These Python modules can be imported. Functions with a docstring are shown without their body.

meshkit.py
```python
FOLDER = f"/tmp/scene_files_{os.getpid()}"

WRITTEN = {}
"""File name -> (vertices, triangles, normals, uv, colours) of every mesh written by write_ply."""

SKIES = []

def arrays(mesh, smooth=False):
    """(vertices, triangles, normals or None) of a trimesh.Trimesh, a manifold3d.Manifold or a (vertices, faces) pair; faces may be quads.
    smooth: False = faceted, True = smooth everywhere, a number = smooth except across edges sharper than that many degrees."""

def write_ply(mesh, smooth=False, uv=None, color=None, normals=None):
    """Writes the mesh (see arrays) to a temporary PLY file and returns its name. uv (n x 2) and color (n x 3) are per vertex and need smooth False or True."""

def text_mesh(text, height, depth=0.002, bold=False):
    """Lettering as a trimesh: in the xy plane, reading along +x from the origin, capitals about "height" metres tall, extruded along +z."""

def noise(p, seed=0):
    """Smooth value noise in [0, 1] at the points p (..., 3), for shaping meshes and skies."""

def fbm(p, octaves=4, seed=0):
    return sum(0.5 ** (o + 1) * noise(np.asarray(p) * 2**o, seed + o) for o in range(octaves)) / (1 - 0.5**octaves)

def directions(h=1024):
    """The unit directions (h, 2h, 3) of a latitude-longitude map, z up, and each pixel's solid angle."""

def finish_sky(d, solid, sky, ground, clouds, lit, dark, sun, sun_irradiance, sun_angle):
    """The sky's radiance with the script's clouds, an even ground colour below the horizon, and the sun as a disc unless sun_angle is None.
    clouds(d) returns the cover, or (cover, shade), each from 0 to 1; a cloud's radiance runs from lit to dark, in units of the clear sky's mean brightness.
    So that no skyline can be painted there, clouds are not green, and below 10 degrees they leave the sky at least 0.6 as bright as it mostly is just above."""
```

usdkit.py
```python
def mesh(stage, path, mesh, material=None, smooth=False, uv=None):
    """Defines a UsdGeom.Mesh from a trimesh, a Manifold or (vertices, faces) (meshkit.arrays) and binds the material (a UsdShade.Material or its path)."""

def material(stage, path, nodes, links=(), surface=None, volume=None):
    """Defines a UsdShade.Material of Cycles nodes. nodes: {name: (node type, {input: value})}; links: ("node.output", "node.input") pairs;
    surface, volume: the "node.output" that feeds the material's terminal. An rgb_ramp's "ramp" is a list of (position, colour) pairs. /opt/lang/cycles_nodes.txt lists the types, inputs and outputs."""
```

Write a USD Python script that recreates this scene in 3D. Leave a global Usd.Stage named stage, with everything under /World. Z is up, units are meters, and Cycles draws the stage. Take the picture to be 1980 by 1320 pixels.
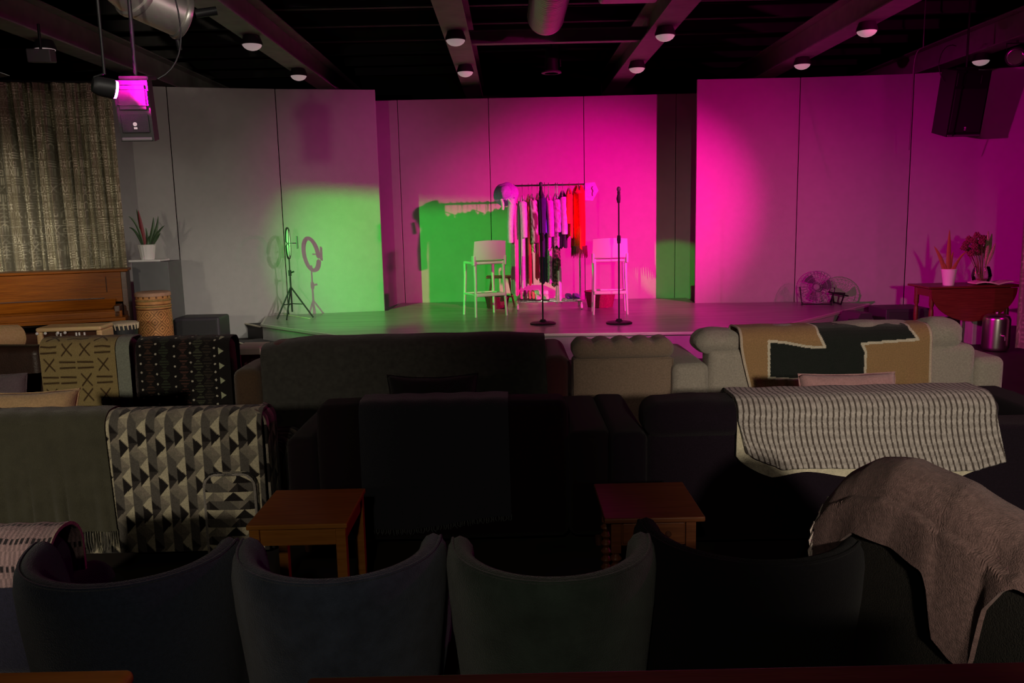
import math, random
import numpy as np, trimesh, usdkit, meshkit
from pxr import Usd, UsdGeom, UsdLux, UsdShade, Gf, Sdf, Vt

stage = Usd.Stage.CreateInMemory()
UsdGeom.SetStageUpAxis(stage, 'Z'); UsdGeom.SetStageMetersPerUnit(stage, 1.0)
UsdGeom.Xform.Define(stage, '/World'); UsdGeom.Scope.Define(stage, '/World/Looks')
rng = np.random.default_rng(7); random.seed(7)
PI = math.pi

# ------------------------------------------------------------------ camera
FPX, TAN, ROLL, EYE = 1600.0, .15, .022, 1.7
_t = math.atan(TAN)
FW = np.array([0, math.cos(_t), -math.sin(_t)]); _u = np.array([0, math.sin(_t), math.cos(_t)]); _r = np.array([1., 0, 0])
RC = _r * math.cos(ROLL) - _u * math.sin(ROLL); UC = _u * math.cos(ROLL) + _r * math.sin(ROLL)
CAM = np.array([0, 0, EYE])
cam = UsdGeom.Camera.Define(stage, '/World/camera')
cam.CreateHorizontalApertureAttr(36.0); cam.CreateFocalLengthAttr(36.0 * FPX / 1980)
cam.CreateExposureAttr(0.0); cam.CreateClippingRangeAttr((.05, 200))
cam.AddTransformOp().Set(Gf.Matrix4d(*[float(x) for row in ((*RC, 0), (*UC, 0), (*-FW, 0), (*CAM, 1)) for x in row]))


def AY(px, py, y):      # the point of the plane at distance y that a pixel of the photograph shows
    d = FW + (px - 990) / FPX * RC - (py - 660) / FPX * UC
    return CAM + d * (y / d[1])


def AZ(px, py, z):      # the same for the plane at height z
    d = FW + (px - 990) / FPX * RC - (py - 660) / FPX * UC
    return CAM + d * ((z - EYE) / d[2])


# ------------------------------------------------------------------ lamps behind the camera and over the stage, with added unseen fill lamps
def look_at(x, src, dst):
    f = np.array(dst, float) - np.array(src, float); f /= np.linalg.norm(f)
    r = np.cross(f, [0, 0, 1.]); r /= np.linalg.norm(r); u = np.cross(r, f)
    x.AddTransformOp().Set(Gf.Matrix4d(*[float(v) for row in ((*r, 0), (*u, 0), (*-f, 0), (*src, 1)) for v in row]))


def lamp(name, src, color, power, radius=.05, dst=None, cone=None, soft=.5):
    l = UsdLux.SphereLight.Define(stage, '/World/' + name)
    l.CreateRadiusAttr(radius); l.CreateColorAttr(Gf.Vec3f(*color)); l.CreateIntensityAttr(power / (4 * PI * PI * radius * radius)); l.CreateNormalizeAttr(False)
    if dst is not None:
        look_at(l, src, dst)
        s = UsdLux.ShapingAPI.Apply(l.GetPrim()); s.CreateShapingConeAngleAttr(cone); s.CreateShapingConeSoftnessAttr(soft)
    else:
        l.AddTranslateOp().Set(Gf.Vec3d(*[float(v) for v in src]))
    return l


MAG, GRN, WARM = (1, .0, .34), (.03, 1, .07), (1, .86, .66)
lamp('magenta_spot', (6.6, 5.5, 3.4), MAG, 8000, .06, (1.25, 13.6, 1.4), 14, 1.0)
lamp('added_magenta_spill', (6.62, 5.45, 3.42), MAG, 1100, .06, (1.2, 13.6, 1.6), 24, 1.0)  # added wide lamp that softens the edge of the magenta spot
lamp('added_magenta_side', (6.6, 5.35, 3.4), (1, .04, .5), 1500, .06, (-1.75, 12.8, 2.35), 9.5, 1.0)  # added lamp, no known source: pink tint on the left panels
lamp('added_magenta_halo', (6.55, 5.4, 3.35), (1, .0, .42), 120, .08)  # added bare lamp: magenta on chair sides, arm tops and beams
lamp('magenta_wash', (-2.68, 5.80, 2.665), (1, .0, .46), 2300, .05, (5.5, 12.4, .5), 22, 1.0)
lamp('green_spot', (-4.5, 6.6, 2.95), GRN, 2000, .012, (-1.3, 13.3, .85), 18, .9)
lamp('added_green_fill', (-4.45, 6.62, 2.9), GRN, 1500, .012, (2.7, 13.65, .75), 3.2, .5)  # added second green lamp, only to brighten the recess
lamp('stage_white', (.35, 7.9, 4.3), (1, .95, .92), 1500, .05, (.4, 11.6, .75), 13, .7)
lamp('bar_lamp_right', (1.1, -1.2, 2.0), WARM, 760, .1, (2.4, 5.4, .35), 20, 1.0)
lamp('added_warm_fill', (-.3, -1.2, 2.6), WARM, 75, .06, (-.1, 2.9, .5), 24, 1.0)  # added fill lamp for the tub chair backs and side table fronts
lamp('bar_lamp_left', (-2.4, -1.0, 2.0), WARM, 480, .1, (-3.0, 5.9, .55), 25, 1.0)
lamp('added_duct_fill', (-.5, -1.5, 2.3), WARM, 800, .06, (-3.0, 6.95, 3.66), 4.2, .8)  # added fill lamp, only to brighten the chrome duct
for _k, (_p, _d, _c) in enumerate([(130, (-5.3, 11.5, .95), 21), (1500, (-7.0, 10.4, 1.2), 12), (130, (-5.3, 11.5, .95), 21), (480, (-4.7, 12.0, .0), 15), (130, (-5.3, 11.5, .95), 21), (1000, (-2.7, 11.0, .3), 12), (150, (.9, 9.6, .2), 18)]):
    lamp(f'added_wash_{_k:03d}', (-1.2 + .8 * _k if _k != 1 else -2.1, 3.0, 3.72), (1, .92, .78), _p, .12, _d, _c, 1.0)  # added unseen spots: front wash on left panels, curtain, deck and stage front

# ------------------------------------------------------------------ helpers: materials
L = '/World/Looks/'


def mat(name, color, rough=.7, spec=.3, metal=0., var=.0, scale=20, bump=0., bscale=60, stretch=None, sheen=0., emit=None, attr=False, c2=None):
    n = {'p': ('principled_bsdf', dict(roughness=rough, specular_ior_level=spec, metallic=metal, sheen_weight=sheen, base_color=color))}
    k = []
    n['tc'] = ('texture_coordinate', {}); n['mp'] = ('mapping', dict(scale=stretch or (1, 1, 1)))
    k.append(('tc.object', 'mp.vector'))
    if attr:
        n['a'] = ('attribute', dict(attribute='col'))
        base = 'a.color'
        if var:
            n['ns'] = ('noise_texture', dict(scale=scale, detail=4)); k.append(('mp.vector', 'ns.vector'))
            n['mr'] = ('map_range', dict(from_min=.3, from_max=.7, to_min=1 - var, to_max=1 + var)); k.append(('ns.fac', 'mr.value'))
            n['mx'] = ('mix', dict(mix_type='multiply', fac=1.0)); k += [('a.color', 'mx.color1'), ('mr.result', 'mx.color2')]
            base = 'mx.color'
        k.append((base, 'p.base_color'))
    elif var or c2 is not None:
        c = np.array(color); d = np.array(c2) if c2 is not None else c
        n['ns'] = ('noise_texture', dict(scale=scale, detail=5, roughness=.6)); k.append(('mp.vector', 'ns.vector'))
        n['rp'] = ('rgb_ramp', dict(ramp=[(.3, tuple(c * (1 - var))), (.7, tuple(d * (1 + var)))])); k += [('ns.fac', 'rp.fac'), ('rp.color', 'p.base_color')]
    if bump:
        n['nb'] = ('noise_texture', dict(scale=bscale, detail=3)); n['b'] = ('bump', dict(strength=bump, distance=.01))
        k += [('mp.vector', 'nb.vector'), ('nb.fac', 'b.height'), ('b.normal', 'p.normal')]
    if emit:
        n['p'][1].update(emission_color=emit[0], emission_strength=emit[1])
    return usdkit.material(stage, L + name, n, k, surface='p.BSDF')


def fabric(name, color, var=.18, sheen=.25, scale=90, **kw):
    return mat(name, color, .9, .12, var=var, scale=scale, bump=.5, bscale=260, sheen=sheen, **kw)


def wood(name, color, c2, rough=.4, stretch=(2, 26, 26), spec=.4):
    return mat(name, color, rough, spec, c2=c2, scale=2.2, stretch=stretch, bump=.08, bscale=6)


PRINT = mat('printed_cloth', (.5, .5, .5), .9, .1, attr=True, var=.16, scale=120, bump=.5, bscale=240, sheen=.15)
PRINTW = mat('carved_wood', (.5, .5, .5), .5, .35, attr=True, var=.2, scale=14)
PANEL = mat('grey_panel', (.43, .42, .41), .85, .2, var=.035, scale=8, bump=.12, bscale=160)
BLACK = mat('black_plastic', (.018, .018, .02), .45, .4)
BLACKM = mat('black_metal', (.016, .016, .018), .5, .35)
DUCTC = mat('bright_duct_metal', (.78, .76, .72), .36, .5, metal=.85)
CHROME = mat('chrome', (.75, .75, .74), .16, .5, metal=1.)
WHITE = mat('white_plastic', (.86, .85, .83), .38, .45)
CREAM = mat('cream_paint', (.72, .66, .5), .5, .4)
DIFF = mat('frosted_diffuser', (.86, .83, .80), .45, .4, emit=((1, .72, .74), .22))  # faint pink glow stands in for stage light reflected by the diffusers


# ------------------------------------------------------------------ helpers: meshes (vertices, faces) in metres
def tm(v, f):
    f = np.asarray(f)
    if f.shape[1] == 4: f = np.vstack([f[:, [0, 1, 2]], f[:, [0, 2, 3]]])
    return trimesh.Trimesh(np.asarray(v, float), f, process=False)


def cat(*ms): return trimesh.util.concatenate([m for m in ms if m is not None])


def mv(m, x=0, y=0, z=0, rz=0, rx=0, ry=0, s=None):
    m = m.copy()
    if s is not None: m.apply_scale(s)
    if rx: m.apply_transform(trimesh.transformations.rotation_matrix(rx, [1, 0, 0]))
    if ry: m.apply_transform(trimesh.transformations.rotation_matrix(ry, [0, 1, 0]))
    if rz: m.apply_transform(trimesh.transformations.rotation_matrix(rz, [0, 0, 1]))
    m.apply_translation([x, y, z]); return m


def rbox(x0, x1, y0, y1, z0, z1, r=.02, n=4, m=2, puff=0., wr=0., seed=0):
    """Rounded box; puff swells its faces, wr wrinkles it."""
    h = np.array([x1 - x0, y1 - y0, z1 - z0]) / 2; c = np.array([x1 + x0, y1 + y0, z1 + z0]) / 2
    r = min(r, .98 * h.min())
    def ax(hh):
        a = np.linspace(0, 1, n + 1); e = hh - r + r * np.tan(a * PI / 4)
        i = np.linspace(-(hh - r), hh - r, m + 2)[1:-1]
        return np.concatenate([-e[::-1], i, e])
    A = [ax(q) for q in h]; V, Fc, o = [], [], 0
    for k in range(3):
        i, j = [q for q in range(3) if q != k]
        a, b = np.meshgrid(A[i], A[j], indexing='ij')
        for s in (-1, 1):
            p = np.zeros(a.shape + (3,)); p[..., i] = a; p[..., j] = b; p[..., k] = s * h[k]
            na, nb = a.shape; I, J = np.meshgrid(np.arange(na - 1), np.arange(nb - 1), indexing='ij')
            q = np.stack([I * nb + J, (I + 1) * nb + J, (I + 1) * nb + J + 1, I * nb + J + 1], -1).reshape(-1, 4)
            flip = (s < 0) ^ (k == 1)
            if flip: q = q[:, ::-1]
            V.append(p.reshape(-1, 3)); Fc.append(q + o); o += na * nb
    p = np.vstack(V); q = np.clip(p, -(h - r), h - r); d = p - q; d /= np.linalg.norm(d, axis=1, keepdims=True)
    v = q + d * r
    if puff:
        t = np.prod([1 - np.abs(v[:, [k]] / h[k]) ** 2.2 * (1 if abs(d).shape else 1) for k in range(3)], axis=0)
        u = v / h
        for k in range(3):
            i, j = [w for w in range(3) if w != k]
            v[:, k] += puff * np.sign(u[:, k]) * np.abs(u[:, k]) ** 3 * (1 - u[:, i] ** 2).clip(0) * (1 - u[:, j] ** 2).clip(0)
    if wr:
        v += d * wr * (meshkit.fbm(v * 7 + seed * 3.1, 3, seed) - .5)[:, None] * 2
    t_ = tm(v + c, np.vstack(Fc)); t_.merge_vertices(digits_vertex=6); return t_


def bx(x0, x1, y0, y1, z0, z1, c=.004):
    return rbox(x0, x1, y0, y1, z0, z1, c, 1, 0)


def tube(pts, r, sides=8, caps=True):
    p = np.asarray(pts, float); n = len(p); r = np.broadcast_to(r, (n,))
    t = np.gradient(p, axis=0); t /= np.linalg.norm(t, axis=1, keepdims=True) + 1e-12
    ref = np.array([0, 0, 1.]) if abs(t[:, 2]).mean() < .8 else np.array([1., 0, 0])
    a = np.cross(t, ref); a /= np.linalg.norm(a, axis=1, keepdims=True) + 1e-12; b = np.cross(t, a)
    g = np.arange(sides) * 2 * PI / sides
    v = p[:, None] + r[:, None, None] * (np.cos(g)[None, :, None] * a[:, None] + np.sin(g)[None, :, None] * b[:, None])
    i, j = np.meshgrid(np.arange(n - 1), np.arange(sides), indexing='ij')
    q = np.stack([i * sides + j, (i + 1) * sides + j, (i + 1) * sides + (j + 1) % sides, i * sides + (j + 1) % sides], -1).reshape(-1, 4)[:, ::-1]
    v = v.reshape(-1, 3); f = np.vstack([q[:, [0, 1, 2]], q[:, [0, 2, 3]]])
    if caps:
        v = np.vstack([v, p[0], p[-1]]); k = len(v); J = np.arange(sides)
        f = np.vstack([f, np.stack([np.full(sides, k - 2), J, (J + 1) % sides], 1), np.stack([np.full(sides, k - 1), (n - 1) * sides + (J + 1) % sides, (n - 1) * sides + J], 1)])
    m = trimesh.Trimesh(v, f, process=False); return m


def rod(a, b, r, sides=10, r2=None):
    return tube([a, b], [r, r if r2 is None else r2], sides)


def bez(*c, n=12):
    c = np.array(c, float); t = np.linspace(0, 1, n)[:, None]
    while len(c.shape) < 3: c = c[:, None, :] + 0 * t[None]
    while len(c) > 1: c = c[:-1] * (1 - t) + c[1:] * t
    return c[0]


def lathe(prof, seg=32, x=0, y=0, z=0):
    p = np.asarray(prof, float); n = len(p); g = np.arange(seg) * 2 * PI / seg
    v = np.stack([p[:, 0, None] * np.cos(g), p[:, 0, None] * np.sin(g), np.broadcast_to(p[:, 1, None], (n, seg))], -1)
    i, j = np.meshgrid(np.arange(n - 1), np.arange(seg), indexing='ij')
    q = np.stack([i * seg + j, i * seg + (j + 1) % seg, (i + 1) * seg + (j + 1) % seg, (i + 1) * seg + j], -1).reshape(-1, 4)
    m = tm(v.reshape(-1, 3) + [x, y, z], q); return m


def shell(P, t=.006, col=None, back=None):
    """A cloth: the grid P (nu, nv, 3) with thickness t, closed all round. Returns mesh and vertex colours."""
    P = np.asarray(P, float); nu, nv = P.shape[:2]
    du, dv = np.gradient(P, axis=0), np.gradient(P, axis=1); N = np.cross(du, dv); N /= np.linalg.norm(N, axis=2, keepdims=True) + 1e-12
    A, B = (P + N * t / 2).reshape(-1, 3), (P - N * t / 2).reshape(-1, 3); k = nu * nv
    i, j = np.meshgrid(np.arange(nu - 1), np.arange(nv - 1), indexing='ij')
    q = np.stack([i * nv + j, (i + 1) * nv + j, (i + 1) * nv + j + 1, i * nv + j + 1], -1).reshape(-1, 4)
    ring = np.concatenate([np.arange(nu) * nv, (nu - 1) * nv + np.arange(1, nv), np.arange(nu - 2, -1, -1) * nv + nv - 1, np.arange(nv - 2, 0, -1)])
    r2 = np.roll(ring, -1); e = np.stack([ring, ring + k, r2 + k, r2], 1)
    m = tm(np.vstack([A, B]), np.vstack([q, q[:, ::-1] + k, e]))
    if col is None: return m
    c = np.asarray(col).reshape(-1, 3); return m, np.vstack([c, c if back is None else np.broadcast_to(back, c.shape)])


def prism(poly, t, plane='xz', at=0.):
    """An outline extruded by t; plane xz puts it upright facing the camera with its near face at y = at."""
    import shapely.geometry as sg
    m = trimesh.creation.extrude_polygon(sg.Polygon(poly), t, engine='earcut')
    v = m.vertices.copy()
    if plane == 'xz': m.vertices = np.stack([v[:, 0], at + v[:, 2], v[:, 1]], 1); m.faces = m.faces[:, ::-1]
    elif plane == 'yz': m.vertices = np.stack([at + v[:, 2], v[:, 0], v[:, 1]], 1)
    else: m.vertices = v + [0, 0, at]
    return m


def resample(p, n):
    p = np.asarray(p, float); s = np.r_[0, np.cumsum(np.linalg.norm(np.diff(p, axis=0), axis=1))]
    t = np.linspace(0, s[-1], n); return np.stack([np.interp(t, s, p[:, k]) for k in range(p.shape[1])], 1), t


# ------------------------------------------------------------------ helpers: things and parts
TAKEN = {}


def numbered(parent, name):
    k = TAKEN.get((parent, name), -1) + 1; TAKEN[(parent, name)] = k
    return f'{parent}/{name}' + (f'_{k:03d}' if k else '')


def tagp(p, **kw):
    for k, v in kw.items():
        if v: p.SetCustomDataByKey(k, v)


class Thing:
    def __init__(s, name, label, category=None, loc=(0, 0, 0), rz=0., group=None, kind=None):
        s.path = numbered('/World', name); s.loc = np.array(loc, float); s.rz = rz
        x = UsdGeom.Xform.Define(stage, s.path); x.AddTranslateOp().Set(Gf.Vec3d(*map(float, s.loc)))
        if rz: x.AddRotateZOp().Set(math.degrees(rz))
        s.prim = x.GetPrim(); tagp(s.prim, label=label, category=category, group=group, kind=kind); s.label = label

    def part(s, name, mesh, m, parent=None, smooth=40, col=None, label=None, local=None, kind=None):
        """World coordinates unless the thing is turned (or local is set)."""
        base = parent or s.path; path = numbered(base, name)
        mesh = mesh if isinstance(mesh, trimesh.Trimesh) else tm(*mesh)
        if not (s.rz or local): mesh = mv(mesh, *(-s.loc))
        g = usdkit.mesh(stage, path, mesh, m, smooth=True if col is not None else smooth)
        if col is not None:
            UsdGeom.PrimvarsAPI(g).CreatePrimvar('col', Sdf.ValueTypeNames.Color3fArray, 'vertex').Set(Vt.Vec3fArray.FromNumpy(np.asarray(col, np.float32)))
        tagp(g.GetPrim(), label=label, kind=kind)
        return path


def solo(name, label, category, mesh, m, loc=None, **kw):
    """A thing that is one mesh."""
    path = numbered('/World', name); loc = np.array(mesh.bounds.mean(0) * [1, 1, 0] + [0, 0, mesh.bounds[0, 2]]) if loc is None else np.array(loc, float)
    col, smooth = kw.pop('col', None), kw.pop('smooth', 40)
    g = usdkit.mesh(stage, path, mv(mesh, *(-loc)), m, smooth=True if col is not None else smooth)
    g.AddTranslateOp().Set(Gf.Vec3d(*map(float, loc)))
    if col is not None:
        UsdGeom.PrimvarsAPI(g).CreatePrimvar('col', Sdf.ValueTypeNames.Color3fArray, 'vertex').Set(Vt.Vec3fArray.FromNumpy(np.asarray(col, np.float32)))
    tagp(g.GetPrim(), label=label, category=category, **kw); return path


def dup(t, loc, label, rz=0., group=None):
    path = numbered('/World', t.path.split('/')[-1].split('_0')[0]); x = UsdGeom.Xform.Define(stage, path)
    x.GetPrim().GetReferences().AddInternalReference(t.path)
    x.ClearXformOpOrder(); x.AddTranslateOp(opSuffix='at').Set(Gf.Vec3d(*map(float, loc))); x.AddRotateZOp(opSuffix='turn').Set(math.degrees(rz))
    p = x.GetPrim(); p.SetInstanceable(True); tagp(p, label=label, group=group); return p


# ================================================================== the setting
FLOORM = mat('dark_floor', (.028, .022, .02), .6, .3, var=.3, scale=3)
t = Thing('floor', 'dark floor under the rows of sofas', kind='structure'); t.part('floor_surface', bx(-8.5, 8.5, -3.5, 17, -.1, 0), FLOORM)
DARK = mat('black_ceiling', (.012, .011, .012), .8, .2)
SEAM = mat('panel_edge', (.30, .29, .28), .8, .2)
BEAM = mat('painted_steel_beam', (.30, .285, .285), .55, .4, var=.15, scale=5)
JOIST = mat('dark_joist', (.05, .047, .047), .6, .35, var=.2, scale=6)


def panels(name, pts, ztop, label, thick=.05, z0=.0):
    """A run of tall upright boards standing edge to edge; pts: their corners in plan, left to right."""
    w = Thing(name, label, kind='structure', loc=(pts[0][0], pts[0][1], 0))
    for (a, b, za, zb) in [(pts[i][:2], pts[i + 1][:2], pts[i][2] if len(pts[i]) > 2 else ztop, pts[i + 1][2] if len(pts[i + 1]) > 2 else ztop) for i in range(len(pts) - 1)]:
        a, b = np.array(a), np.array(b); d = (b - a) / np.linalg.norm(b - a); nrm = np.array([-d[1], d[0]]); a2, b2 = a + d * .004, b - d * .004
        m = rbox(0, np.linalg.norm(b2 - a2), 0, thick, z0, 1, .008, 2, 3)
        v = m.vertices; u = v[:, 0] / np.linalg.norm(b2 - a2); top = za + (zb - za) * u
        zz = np.where(v[:, 2] > .5, v[:, 2] - 1 + top, v[:, 2])
        m.vertices = np.stack([a2[0] + d[0] * v[:, 0] + nrm[0] * v[:, 1], a2[1] + d[1] * v[:, 0] + nrm[1] * v[:, 1], zz], 1)
        w.part('panel', m, PANEL)
    return w


def top_of(px, py, y): return AY(px, py, y)[2]


SZ = .32
pl = [(*AY(218, 178, 11.75)[:2], 3.62), (*AY(322, 179, 12.05)[:2], 3.62), (*AY(532, 185, 12.45)[:2], 3.62), (*AY(726, 184, 12.72)[:2], 3.62)]
panels('wall_left', [(-5.95, 11.6, 3.62)] + pl[1:], 3.62, 'grey upright wall panels left of the stage, washed in green low down')
yb = 13.72
panels('wall_back', [(-2.6, 13.9, 3.62), (AY(776, 400, 13.86)[0], 13.86, 3.62), (AY(949, 400, 13.8)[0], 13.8, 3.61), (AY(1130, 400, 13.74)[0], 13.74, 3.6), (AY(1306, 400, 13.7)[0], 13.7, 3.6), (3.6, 13.68, 3.6)], 3.6, 'grey wall panels at the back of the stage, lit bright magenta')
panels('wall_right', [(*AY(1345, 400, 12.82)[:2], 3.68), (*AY(1541, 400, 12.72)[:2], 3.66), (*AY(1756, 400, 12.35)[:2], 3.62), (*AY(1990, 400, 11.75)[:2], 3.6), (8.3, 11.2, 3.6)], 3.64, 'grey upright wall panels right of the stage, lit magenta')
t = Thing('wall_rear', 'black outer wall behind the panels', kind='structure'); t.part('wall_surface', bx(-8.6, 8.6, 16.6, 16.8, 0, 4.7), DARK)
t = Thing('wall_side', 'dark outer side wall on the left', kind='structure'); t.part('wall_surface', bx(-8.6, -8.4, -3.5, 16.7, 0, 4.7), DARK)
t = Thing('wall_side', 'dark outer side wall on the right', kind='structure'); t.part('wall_surface', bx(8.4, 8.6, -3.5, 16.7, 0, 4.7), DARK)
t = Thing('wall_front', 'dark wall behind the viewer', kind='structure'); t.part('wall_surface', bx(-8.6, 8.6, -3.7, -3.5, 0, 4.7), DARK)

BX = [-5.36, -2.95, -.58, 1.86, 4.21, 6.75]
ce = Thing('ceiling', 'black open ceiling with steel beams and joists', kind='structure', loc=(0, 0, 3.85))
ce.part('ceiling_deck', bx(-8.6, 8.6, -3.5, 16.7, 4.62, 4.7), DARK)
for x in BX:
    ce.part('beam', cat(bx(x - .155, x + .155, -3.4, 16.5, 3.85, 3.87, .003), bx(x - .02, x + .02, -3.4, 16.5, 3.87, 4.2, .003), bx(x - .155, x + .155, -3.4, 16.5, 4.2, 4.22, .003)), BEAM)
for k in range(14):
    y = 3.2 + k * 1.0
    ce.part('joist', cat(bx(-8.3, 8.3, y - .03, y + .03, 4.40, 4.60, .003), bx(-8.3, 8.3, y - .055, y - .03, 4.40, 4.425, .003)), JOIST)
for (i, y) in ((2, 11.15),):
    x0, x1 = BX[i] + .03, BX[i + 1] - .03
    ce.part('cross_beam', cat(bx(x0, x1, y - .01, y + .01, 3.93, 4.07, .002), bx(x0, x1, y - .06, y + .06, 3.915, 3.93, .002), bx(x0, x1, y - .06, y + .06, 4.07, 4.085, .002)), BEAM)

# the stage
DECK = mat('stage_deck', (.27, .25, .25), .30, .5, var=.28, scale=2.2, stretch=(.5, 5, 1), bump=.06, bscale=9)
FASC = mat('stage_fascia', (.34, .34, .33), .6, .3, var=.1, scale=6)
TRIM = mat('aluminium_edge', (.62, .58, .55), .35, .5, metal=.4)
c1, c2, c3, c4 = AZ(505, 627, SZ)[:2], AZ(665, 650, SZ)[:2], AZ(1470, 640, SZ)[:2], AZ(1682, 588, SZ)[:2]
sl = np.array([-3.66, 12.3])
st = Thing('stage_platform', 'low dark stage platform with angled front corners and pale metal edge', 'stage', loc=(.4, 11.5, 0))
out = [c1, c2, c3, c4, (5.0, 12.5), (4.37, 12.66), (2.86, 12.79), (2.9, 13.66), (-1.85, 13.83), (-1.9, 12.68), (-3.52, 12.4), tuple(sl)]
st.part('deck', prism([tuple(p) for p in out], .03, 'xy', SZ - .03), DECK)
for a, b in ((sl, c1), (c1, c2), (c2, c3), (c3, c4)):
    d = (np.array(b) - a); n = np.linalg.norm(d); ang = math.atan2(d[1], d[0])
    st.part('fascia', mv(bx(.0, n, .015, .04, 0, SZ - .032), a[0], a[1], 0, ang), FASC)
    st.part('edge_trim', mv(bx(-.005, n + .005, -.012, .02, SZ - .03, SZ + .004, .003), a[0], a[1], 0, ang), TRIM)
# steps on the left end
STEP = mat('step_black', (.05, .045, .05), .6, .3)
sp = Thing('stage_steps', 'black wooden steps with pale nosings at the left end of the stage', 'steps', loc=(-4.1, 11.3, 0))
for k, (zz, px0, py0, px1, py1) in enumerate([(.22, 470, 624, 503, 631), (.11, 455, 660, 506, 675)]):
    a, b = AZ(px0, py0, zz), AZ(px1, py1, zz)
    d = (b - a)[:2]; n = np.linalg.norm(d); ang = math.atan2(d[1], d[0])
    sp.part('tread', mv(bx(-.05, n + .02, .01, .5, zz - .03, zz), a[0], a[1], 0, ang), STEP)
    sp.part('riser', mv(bx(-.05, n + .02, .02, .05, 0, zz - .031), a[0], a[1], 0, ang), STEP)
    sp.part('nosing', mv(bx(0, n, -.015, .02, zz - .015, zz + .004), a[0], a[1], 0, ang), CREAM)
a, b = AZ(520, 604.5, SZ), AZ(590, 616, SZ)
mk = b - a; ang = math.atan2(mk[1], mk[0])
solo('marking_tape', 'pale strip of tape on the stage beside the ring light', 'tape', mv(bx(0, np.linalg.norm(mk[:2]), -.02, .02, SZ + .001, SZ + .006, .001), a[0] + .06, a[1], 0, ang), CREAM)

# ================================================================== ceiling fittings
CANM = mat('can_black', (.03, .027, .03), .35, .5)
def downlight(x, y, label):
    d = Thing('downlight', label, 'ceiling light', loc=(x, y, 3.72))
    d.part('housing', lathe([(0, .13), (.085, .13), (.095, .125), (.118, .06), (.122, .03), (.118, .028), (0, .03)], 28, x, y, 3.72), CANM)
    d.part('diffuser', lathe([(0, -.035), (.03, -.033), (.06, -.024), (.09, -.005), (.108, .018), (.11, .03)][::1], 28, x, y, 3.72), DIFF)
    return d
names = {0: 'outermost left beam', 1: 'second beam from the left', 2: 'beam left of the middle', 3: 'beam right of the middle', 4: 'fifth beam from the left', 5: 'outermost right beam'}
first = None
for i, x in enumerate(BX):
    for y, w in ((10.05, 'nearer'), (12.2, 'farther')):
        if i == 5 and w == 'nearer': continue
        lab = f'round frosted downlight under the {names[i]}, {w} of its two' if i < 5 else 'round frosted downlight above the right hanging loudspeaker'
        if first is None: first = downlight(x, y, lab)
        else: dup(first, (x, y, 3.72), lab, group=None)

DUCTM = mat('galvanised_duct', (.5, .48, .48), .35, .5, metal=.5)
# big ribbed duct in the middle
d = Thing('spiral_duct', 'large ribbed ventilation duct hanging between the middle beams', 'duct', loc=(.5, 8.5, 4.05))
ys = np.arange(4.5, 10.6, .012); rr = .215 + .012 * np.abs(np.sin(ys * PI / .075))
pp = np.stack([np.full_like(ys, .50), ys, np.full_like(ys, 4.12)], 1)
d.part('duct_body', tube(pp, rr, 36, False), DUCTM)
d.part('end_collar', mv(lathe([(.16, 0), (.225, 0), (.23, .02), (.225, .05), (.16, .05)], 36), .5, 10.6, 4.12, rx=PI / 2), DUCTM)
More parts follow.
